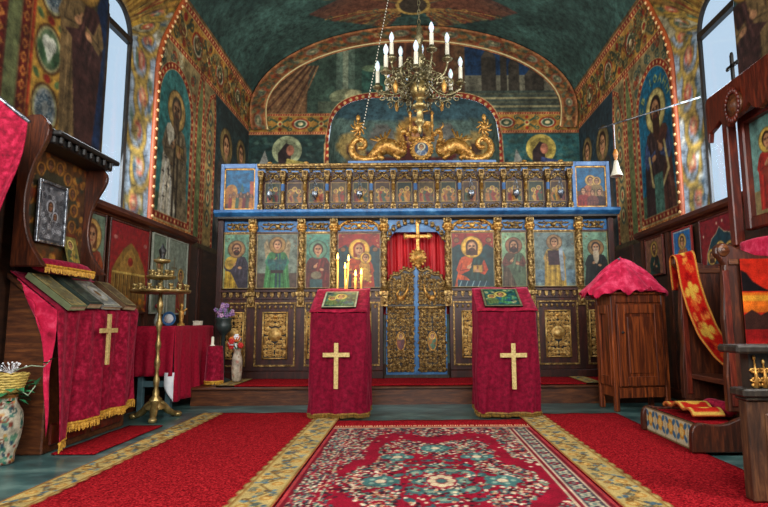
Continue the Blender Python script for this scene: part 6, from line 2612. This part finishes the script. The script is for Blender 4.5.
for j in range(nw_):
    q = j / (nw_ - 1) - .5
    for i in range(100):
        p = P[i]
        V.append((p[0] + q * .17 - .02 * math.sin(i * .06), p[1] - abs(q) * .04, p[2] + q * .07 * math.sin(PI * i / 99) + .003))
        C.append(cvs.a[j, i])
so = link('brocade', paint_mesh('brocade', np.array(V), grid_faces(100, nw_), np.array(C), TEXTILE), stl)
md = so.modifiers.new('solid', 'SOLIDIFY')
md.thickness = .006
md.offset = 1
# folded stole and cushion on the foot box
fs = thing('folded_stole', (2.02, 4.2, .19), 'folded red and gold stole lying on the foot box', 'stole')
cvf = CV(0, .5, 0, .2, .007, (190, 34, 24))
for k in range(3):
    cvf.ell(.1 + .16 * k, .1, .05, .05, (216, 168, 66))
    cvf.ell(.1 + .16 * k, .1, .025, .025, (206, 60, 36))
cvf.line([(.01, .01), (.49, .01), (.49, .19), (.01, .19), (.01, .01)], .02, (216, 176, 80))
cvf.rect(.24, .27, 0, .2, (216, 176, 80))
X_, Y_ = np.meshgrid(cvf.x, cvf.y)
V = np.stack([1.93 + Y_ * 1.15, 4.02 + X_ * .9, .215 + .045 * np.sin(X_ / .5 * PI) ** .6 + .014 * np.sin(X_ * 30)], -1).reshape(-1, 3)
so = link('brocade', paint_mesh('brocade', V, grid_faces(cvf.nx, cvf.ny), cvf.a.reshape(-1, 3), TEXTILE), fs)
md = so.modifiers.new('solid', 'SOLIDIFY')
md.thickness = .02
md.offset = -1
cu = thing('seat_cushion', (2.17, 4.15, .19), 'crimson cushion beside the folded stole', 'cushion')
m = MB()
m.grid(lambda u, v: (2.21 + .045 * math.cos(v * 2 * PI) + .02, 4.02 + .4 * u, .25 + .055 * math.sin(v * 2 * PI) * (1 - abs(2 * u - 1) ** 6)), 16, 15)
m.build('velvet', VELVET, cu, True)
# woven textile hung on the near side of the stall
cvx = CV(0, .26, 0, .6, .0065, (196, 40, 22))
cvx.rect(0, .26, .22, .36, (226, 110, 30))
cvx.rect(0, .26, .3, .34, (236, 160, 50))
cvx.rect(0, .26, 0, .14, (150, 24, 24))
cvx.poly([(0, .37), (0, .52), (.04, .5), (.08, .44), (.14, .4), (.2, .37)], (24, 18, 20))
cvx.poly([(0, .2), (.06, .24), (.12, .2), (.18, .23), (.26, .2), (.26, .1), (0, .1)], (60, 34, 28))
cvx.mottle(.3, 12, 31)
b = board('woven_hanging', cvx, (2.285, 3.9, .73), (1, 0, 0), (0, 0, 1), TEXTILE, None, .01)
tag(b, 'red orange and black woven textile hung on the stall side', 'textile')

# ------------------------------------------------------------------ canopied icon throne behind the stall
throne = t = thing('icon_throne', (2.77, 4.0, 0), 'red brown wooden icon throne with scalloped canopy and small cross', 'shrine')
m = MB()
m.box(2.62, 2.86, 3.2, 4.78, 0, 1.5)
m.build('pedestal', MAHOG, t, bevel=.01)
for y in (3.22, 4.7):
    m = MB()
    m.box(2.6, 2.68, y, y + .08, 1.5, 2.72)
    m.build('post', MAHOG, t, bevel=.008)
m = MB()
m.box(2.82, 2.86, 3.24, 4.76, 1.5, 2.5)
m.build('back_board', WOOD, t)
m = MB()
sc = [(3.08, 2.82), (3.08, 2.55)]
for k in range(9):
    a, b = 3.08 + .2 * k, 3.08 + .2 * (k + 1)
    if k == 4:
        sc += [(a + .02, 2.42), (b - .02, 2.42)]
    else:
        sc += [(a + .02, 2.5 + .06 * ((k % 2) == 0)), (a + .1, 2.46 + .06 * (k % 2 == 0)), (b - .02, 2.5)]
sc += [(4.88, 2.42), (4.9, 2.44), (4.9, 2.78), (4.86, 2.82)]
m.yz(sc[::-1], 2.54, 2.585)
cn = m.build('canopy_board', MAHOG, t, bevel=.006)
m = MB()
m.box(2.585, 2.86, 3.1, 4.88, 2.72, 2.78)
m.build('canopy_roof', MAHOG, t)
m = MB()
m.lathe([(0, -.05), (.03, -.045), (.05, -.03), (.06, -.02), (.1, -.02), (.11, 0)], (2.54, 4.47, 2.6), 24, 'X')
m.build('rosette', WOODX, cn, True)
for k in range(20):
    a = 2 * PI * k / 20
    m = MB()
    m.ball((2.515, 4.47 + .09 * math.cos(a), 2.6 + .12 * math.sin(a)), .014, .016, .03, 6, 4)
    m.build('rosette_petal', MAHOG, cn, True)
m = MB()
m.box(2.555, 2.575, 4.49, 4.515, 2.82, 3.04)
m.box(2.555, 2.575, 4.44, 4.565, 2.935, 2.96)
for y, z in ((4.5025, 3.045), (4.435, 2.9475), (4.57, 2.9475)):
    m.ball((2.565, y, z), .012, .02, .02, 6, 4)
m.build('cross', BLACK, t)
# icon in the throne
cv = CV(0, .56, 0, .78, .0075, (120, 170, 160))
cv.rect(0, .56, 0, .2, (150, 130, 84))
saint(cv, .2, .58, .055, .04, .13, (176, 44, 34), (150, 60, 40), halo=(216, 180, 84), seed=2)
saint(cv, .38, .5, .05, .04, .12, (40, 70, 90), (176, 140, 70), halo=(216, 180, 84), seed=3)
board('throne_icon', cv, (2.735, 4.62, 1.72), (0, -1, 0), (0, 0, 1), ICON, t, .02)
for (a, b, c, d) in ((4.62, 4.7, 1.62, 2.58), (3.98, 4.06, 1.62, 2.58), (4.06, 4.62, 1.62, 1.72), (4.06, 4.62, 2.5, 2.58)):
    m = MB()
    m.box(2.68, 2.75, a, b, c, d)
    m.build('icon_frame', MAHOG, t, bevel=.012)
th = thing('throne_cloth', (2.64, 4.2, 1.5), 'rose velvet cloth folded along the ledge of the icon throne', 'cloth')
m = MB()
m.grid(lambda u, v: (2.72 - .125 * min(1, v * 3) - .01 * math.sin(u * 23) * v, 3.25 + 1.4 * u, 1.512 + .01 * math.sin(u * 9) - max(0, v - .33) * .3), 50, 14)
m.build('velvet', VELVETB, th, True, solid=.006)

for o_ in (throne, th):
    o_.location.y -= .25

# ------------------------------------------------------------------ blackened candle desk in front
DESKW = m_noise('worn_brown_wood', [(0.25, (24, 13, 8)), (0.5, (64, 38, 22)), (0.75, (108, 72, 44))], 6, 0.45, bumps=0.2, stretch=(6, 6, .9), dist=.6)
t = thing('candle_desk', (1.95, 2.82, .02), 'blackened wooden candle desk with gilt carved frieze', 'desk')
m = MB()
m.box(1.53, 2.4, 2.72, 2.9, .735, .775)
m.build('top_slab', BLACKW, t, bevel=.01)
m = MB()
m.box(1.63, 2.36, 2.8, 2.87, .56, .735)
m.build('frieze_body', BLACKW, t)
g = MB()
for k in range(16):
    x = 1.652 + .044 * k
    g.tube([(x, 2.79, .565), (x, 2.782, .62), (x, 2.79, .70 - .02 * (k % 2))], lambda q: .014 * (1 - .75 * q), 6)
    for s1 in (-1, 1):
        g.tube([(x + s1 * a, 2.788, b) for a, b in spiral_pts(.012, .645, .014, 0, 1.1, 8)], .006, 5)
        g.tube([(x + s1 * a, 2.788, b) for a, b in spiral_pts(.012, .605, .014, 0, -1.1, 8)], .006, 5)
        g.ball((x + s1 * .012, 2.79, .577), .012, .008, .01, 6, 4)
    g.ball((x, 2.79, .71 - .02 * (k % 2)), .009, .008, .014, 6, 4)
go = g.build('gilt_frieze', GOLD, t, True)
go['kind'] = 'stuff'
m = MB()
m.box(1.57, 2.38, 2.76, 2.89, .52, .56)
m.box(1.59, 2.37, 2.775, 2.88, .5, .52)
m.build('waist_moulding', BLACKW, t, bevel=.008)
m = MB()
m.box(1.6, 2.34, 2.79, 2.87, .02, .5)
m.build('body', DESKW, t, bevel=.008)
m = MB()
m.box(1.68, 2.28, 2.778, 2.79, .08, .44)
m.build('front_panel', DESKW, t, bevel=.006)

# ------------------------------------------------------------------ icons on the side walls


def wall_icon(side, y0, y1, z0, z1, cv, label, frame, lean=0.0, fw=.02):
    x = side * 2.95
    t = thing('wall_icon', (x, (y0 + y1) / 2, z0), label, 'icon', 'icons along the wainscot')
    w, h = y1 - y0, z1 - z0
    if side < 0:
        o, U = (x + .014, y0, z0), (0, 1, 0)
    else:
        o, U = (x - .014, y1, z0), (0, -1, 0)
    board('painting', cv, o, U, (0, 0, 1), ICON, t, .012)
    for (a, b, c, d) in ((y0 - fw, y0, z0 - fw, z1 + fw), (y1, y1 + fw, z0 - fw, z1 + fw), (y0, y1, z0 - fw, z0), (y0, y1, z1, z1 + fw)):
        m = MB()
        m.box(min(x, x - side * .024), max(x, x - side * .024), a, b, c, d)
        m.build('frame_side', frame, t, bevel=.003)
    return t


PALEF = plain('pale_grey_frame', (150, 156, 140))
REDF = plain('red_painted_frame', (150, 40, 36))
cv = CV(0, .38, 0, .5, .008, (122, 146, 122))
saint(cv, .18, .3, .085, 0, .2, (176, 84, 40), (150, 60, 40), hair=(120, 66, 32), halo=(196, 156, 84), hands=False, seed=1, long=True)
wall_icon(-1, 4.72, 5.1, 1.4, 1.9, cv, 'icon of a young haloed head on pale green beside the wall shrine', WOOD)
cv = CV(0, .77, 0, .87, .009, (160, 26, 34))
cv.poly([(.06, .0), (.06, .4), (.14, .5), (.26, .62), (.4, .7), (.54, .62), (.66, .5), (.72, .4), (.72, 0)], (150, 110, 46))
cv.poly([(.12, .38), (.4, .66), (.66, .38)], (176, 132, 60))
for k in range(9):
    x = .1 + .075 * k
    cv.rect(x, x + .04, .12, .36, (92, 60, 26))
    cv.rect(x + .008, x + .02, .12, .36, (216, 178, 92))
cv.ell(.4, .5, .05, .045, (160, 40, 30))
cv.line([(.08, .38), (.7, .38)], .02, (222, 186, 96))
for k in range(60):
    cv.ell(rnd.uniform(.05, .74), rnd.uniform(.0, .14), .03, .02, rnd.choice([(206, 120, 30), (226, 150, 40), (120, 60, 20)]), .8)
for x, y in ((.1, .72), (.7, .7)):
    cv.ell(x, y, .04, .02, (206, 120, 110))
wall_icon(-1, 5.2, 5.97, 1.03, 1.9, cv, 'red icon of a golden many columned church behind the candle stand', WOOD)
cv = CV(0, .31, 0, .87, .009, (128, 146, 126))
saint(cv, .16, .55, .045, .02, .1, (92, 96, 84), (70, 74, 66), halo=(150, 140, 96), seed=11)
wall_icon(-1, 6.08, 6.39, 1.03, 1.9, cv, 'tall narrow grey green icon behind the candle stand finial', PALEF)
cv = CV(0, .52, 0, .87, .009, (150, 162, 144))
saint(cv, .36, .46, .05, .0, .12, (150, 60, 44), (160, 100, 60), halo=(196, 160, 90), seed=12)
cv.line([(.16, .2), (.16, .66)], .02, (120, 104, 70))
cv.line([(.09, .54), (.23, .54)], .02, (120, 104, 70))
wall_icon(-1, 6.48, 7.0, 1.03, 1.9, cv, 'pale icon with a tall cross and red robed saint near the screen', PALEF)

cv = CV(0, .46, 0, .44, .008, (150, 100, 76))
saint(cv, .23, .31, .055, 0, .13, (40, 70, 62), (46, 40, 36), beard=(80, 56, 40), halo=(176, 140, 70), seed=13)
wall_icon(1, 6.5, 6.96, 1.46, 1.9, cv, 'icon of a dark bearded saint on rose brown by the screen', MAHOG)
cv = CV(0, .4, 0, .42, .008, (48, 124, 192))
saint(cv, .2, .29, .05, 0, .12, (176, 100, 60), (196, 130, 100), halo=(196, 160, 90), seed=14)
cv.line([(.01, .01), (.39, .01), (.39, .41), (.01, .41), (.01, .01)], .014, (206, 206, 200))
wall_icon(1, 5.82, 6.22, 1.47, 1.89, cv, 'bright blue icon of a haloed saint in a red frame', REDF)
cv = CV(0, .6, 0, .46, .008, (150, 26, 40))
cv.poly([(.08, 0), (.1, .12), (.2, .26), (.28, .3), (.34, .36), (.42, .3), (.52, .28), (.56, .14), (.58, 0)], (16, 70, 86))
cv.line([(.08, 0), (.1, .12), (.2, .26), (.28, .3), (.34, .36), (.42, .3), (.52, .28), (.56, .14), (.58, 0)], .01, (206, 186, 150))
for x, y in ((.18, .08), (.34, .14), (.5, .12)):
    face(cv, x, y, .045, halo=(216, 180, 96), hair=(60, 40, 28), beard=(80, 50, 34))
for x, y in ((.05, .3), (.3, .4), (.4, .41)):
    cv.ell(x, y, .014, .014, (226, 200, 170))
wall_icon(1, 5.02, 5.62, 1.44, 1.9, cv, 'red icon of three haloed heads on a teal cloud', MAHOG)

# ------------------------------------------------------------------ chandelier
hx, hy, hz = .03, 4.8, 3.0
t = thing('chandelier', (hx, hy, 2.62), 'ornate brass chandelier with scrolled arms and unlit candle bulbs', 'chandelier')
m = MB()
m.lathe([(0, -.42), (.012, -.41), (.02, -.38), (.012, -.35), (.03, -.32), (.045, -.3), (.03, -.27), (.025, -.2), (.05, -.17), (.07, -.15), (.03, -.12), (.03, -.09)], (hx, hy, hz), 16)
m.build('drop_finial', BRASS, t, True)
m = MB()
m.lathe([(.03, -.09), (.06, -.075), (.083, -.04), (.09, 0), (.083, .04), (.06, .075), (.035, .09)], (hx, hy, hz), 20)
m.build('globe', BRASS, t, True)
m = MB()
m.lathe([(.035, .09), (.06, .11), (.07, .13), (.04, .16), (.03, .22), (.055, .27), (.06, .31), (.03, .35), (.025, .45), (.045, .5), (.02, .55), (.03, .6), (.012, .64)], (hx, hy, hz), 16)
m.build('stem', BRONZE, t, True)
z = hz + .64
k = 0
links_ = MB()
while z < 6.33:
    for i in (0, 1):
        pts = []
        for a in np.linspace(0, 2 * PI, 9)[:-1]:
            dx = .012 * math.cos(a)
            pts.append((hx + (dx if i == 0 else 0), hy + (dx if i else 0), z + .026 + .03 * math.sin(a)))
        links_.tube(pts, .004, 5, True)
        z += .047
lo = links_.build('chain', BRONZE, t)
lo['kind'] = 'stuff'
m = MB()
m.lathe([(.015, 0), (.09, .02), (.1, .05), (.05, .08)], (hx, hy, 6.27), 16)
m.build('ceiling_rose', BRONZE, t, True)


def arm(ang, rad, zc, drop, size):
    ca, sa = math.cos(ang), math.sin(ang)
    Q = lambda r, z: (hx + r * ca, hy + r * sa, z)
    m = MB()
    path = smooth_poly([Q(.05, hz + .12), Q(rad * .3, hz + .05 - drop), Q(rad * .6, hz - .02 - drop), Q(rad * .88, hz + .02 - drop), Q(rad, zc - .05)], 18)
    m.tube([tuple(p) for p in path], lambda q: .012 - .003 * q, 6)
    for (cr, cz, r, a0, tn) in ((rad * .42, hz + .13, .07, -1.5, 1.3), (rad * .72, hz + .08, .055, 2.5, -1.3), (rad * .9, hz - .03 - drop, .04, .5, 1.2), (rad * .25, hz + .24, .05, 0, 1.2), (rad * .55, hz - .07, .045, 1.5, -1.2)):
        m.tube([Q(p, q) for p, q in spiral_pts(cr, cz, r * size, a0, tn, 14)], lambda q: .009 - .004 * q, 5)
    for k in range(6):
        m.ball(Q(rad * (.2 + .14 * k), hz + .05 + .05 * math.sin(k * 2.1)), .014, .014, .02, 6, 4)
    o = m.build('scroll_arm', BRONZE, t, True)
    m = MB()
    m.lathe([(.006, -.05), (.012, -.03), (.02, -.02), (.045, -.008), (.05, .004), (.03, .006), (.022, .02), (.025, .035)], Q(rad, zc), 14)
    m.build('drip_pan', BRONZE, o, True)
    m = MB()
    m.lathe([(.019, .02), (.0185, .15), (.012, .155)], Q(rad, zc), 10)
    m.build('candle_tube', IVORY, o, True)
    m = MB()
    m.lathe([(.01, .15), (.014, .165), (.022, .19), (.024, .205), (.018, .23), (.009, .25), (0, .262)], Q(rad, zc), 12)
    m.build('bulb', BULB, o, True)


for k, (an, dz) in enumerate(((176, -.02), (-140, .0), (8, .03), (38, .0), (108, .0), (-95, -.04), (142, .0), (72, .0))):
    arm(R(an), .385, hz + .06 + dz, .03, 1.0)
for k, an in enumerate((-165, -12, -66, 84, 132)):
    arm(R(an), .26, hz + .27 + (.06 if k == 3 else 0), -.1, .9)
for k in range(4):
    a = R(45 + 90 * k)
    m = MB()
    m.lathe([(0, -.1), (.012, -.09), (.02, -.06), (.025, -.03), (.012, 0), (.006, .02)], (hx + .3 * math.cos(a), hy + .3 * math.sin(a), hz - .02), 10)
    m.build('leaf_drop', GOLD, t, True)

# ------------------------------------------------------------------ hanging bell lamp on its bracket, bead chain
t = thing('bell_lamp', (2.22, 5.95, 2.45), 'white bell shaped lamp with orange cap hanging from a thin rod', 'lamp')
m = MB()
m.tube([(2.95, 5.45, 3.19), (2.08, 6.02, 3.06)], .008, 6)
m.build('bracket_rod', SILVER, t, True)
m = MB()
m.tube([(2.22, 5.93, 3.07), (2.22, 5.93, 2.72)], .004, 5)
m.build('cord', WHITE, t)
m = MB()
m.lathe([(.0, .14), (.016, .12), (.03, .08), (.022, .04), (.012, .01), (.02, 0)], (2.22, 5.93, 2.66), 12)
m.build('orange_cap', plain('amber_cap', (206, 130, 50), .35), t, True)
m = MB()
m.lathe([(.02, 0), (.03, -.05), (.04, -.1), (.062, -.16), (.07, -.175), (.066, -.178), (.03, -.1)], (2.22, 5.93, 2.66), 18)
m.build('white_bell', IVORY, t, True)

t = thing('bead_chain', (-.72, 6.9, 3.6), 'pale bead chain slanting down from the vault to the dragon finial', 'chain')
A, B = Vector((-.68, 6.9, 3.4)), Vector((-.14, 6.9, 6.28))
m = MB()
n = 70
for k in range(n):
    p = A.lerp(B, (k + .5) / n)
    m.ball(tuple(p), .0075, .0075, .013, 5, 4)
o = m.build('beads', IVORY, t)
o['kind'] = 'stuff'
m = MB()
m.tube([tuple(A), tuple(B)], .003, 4)
m.build('wire', BLACK, t)
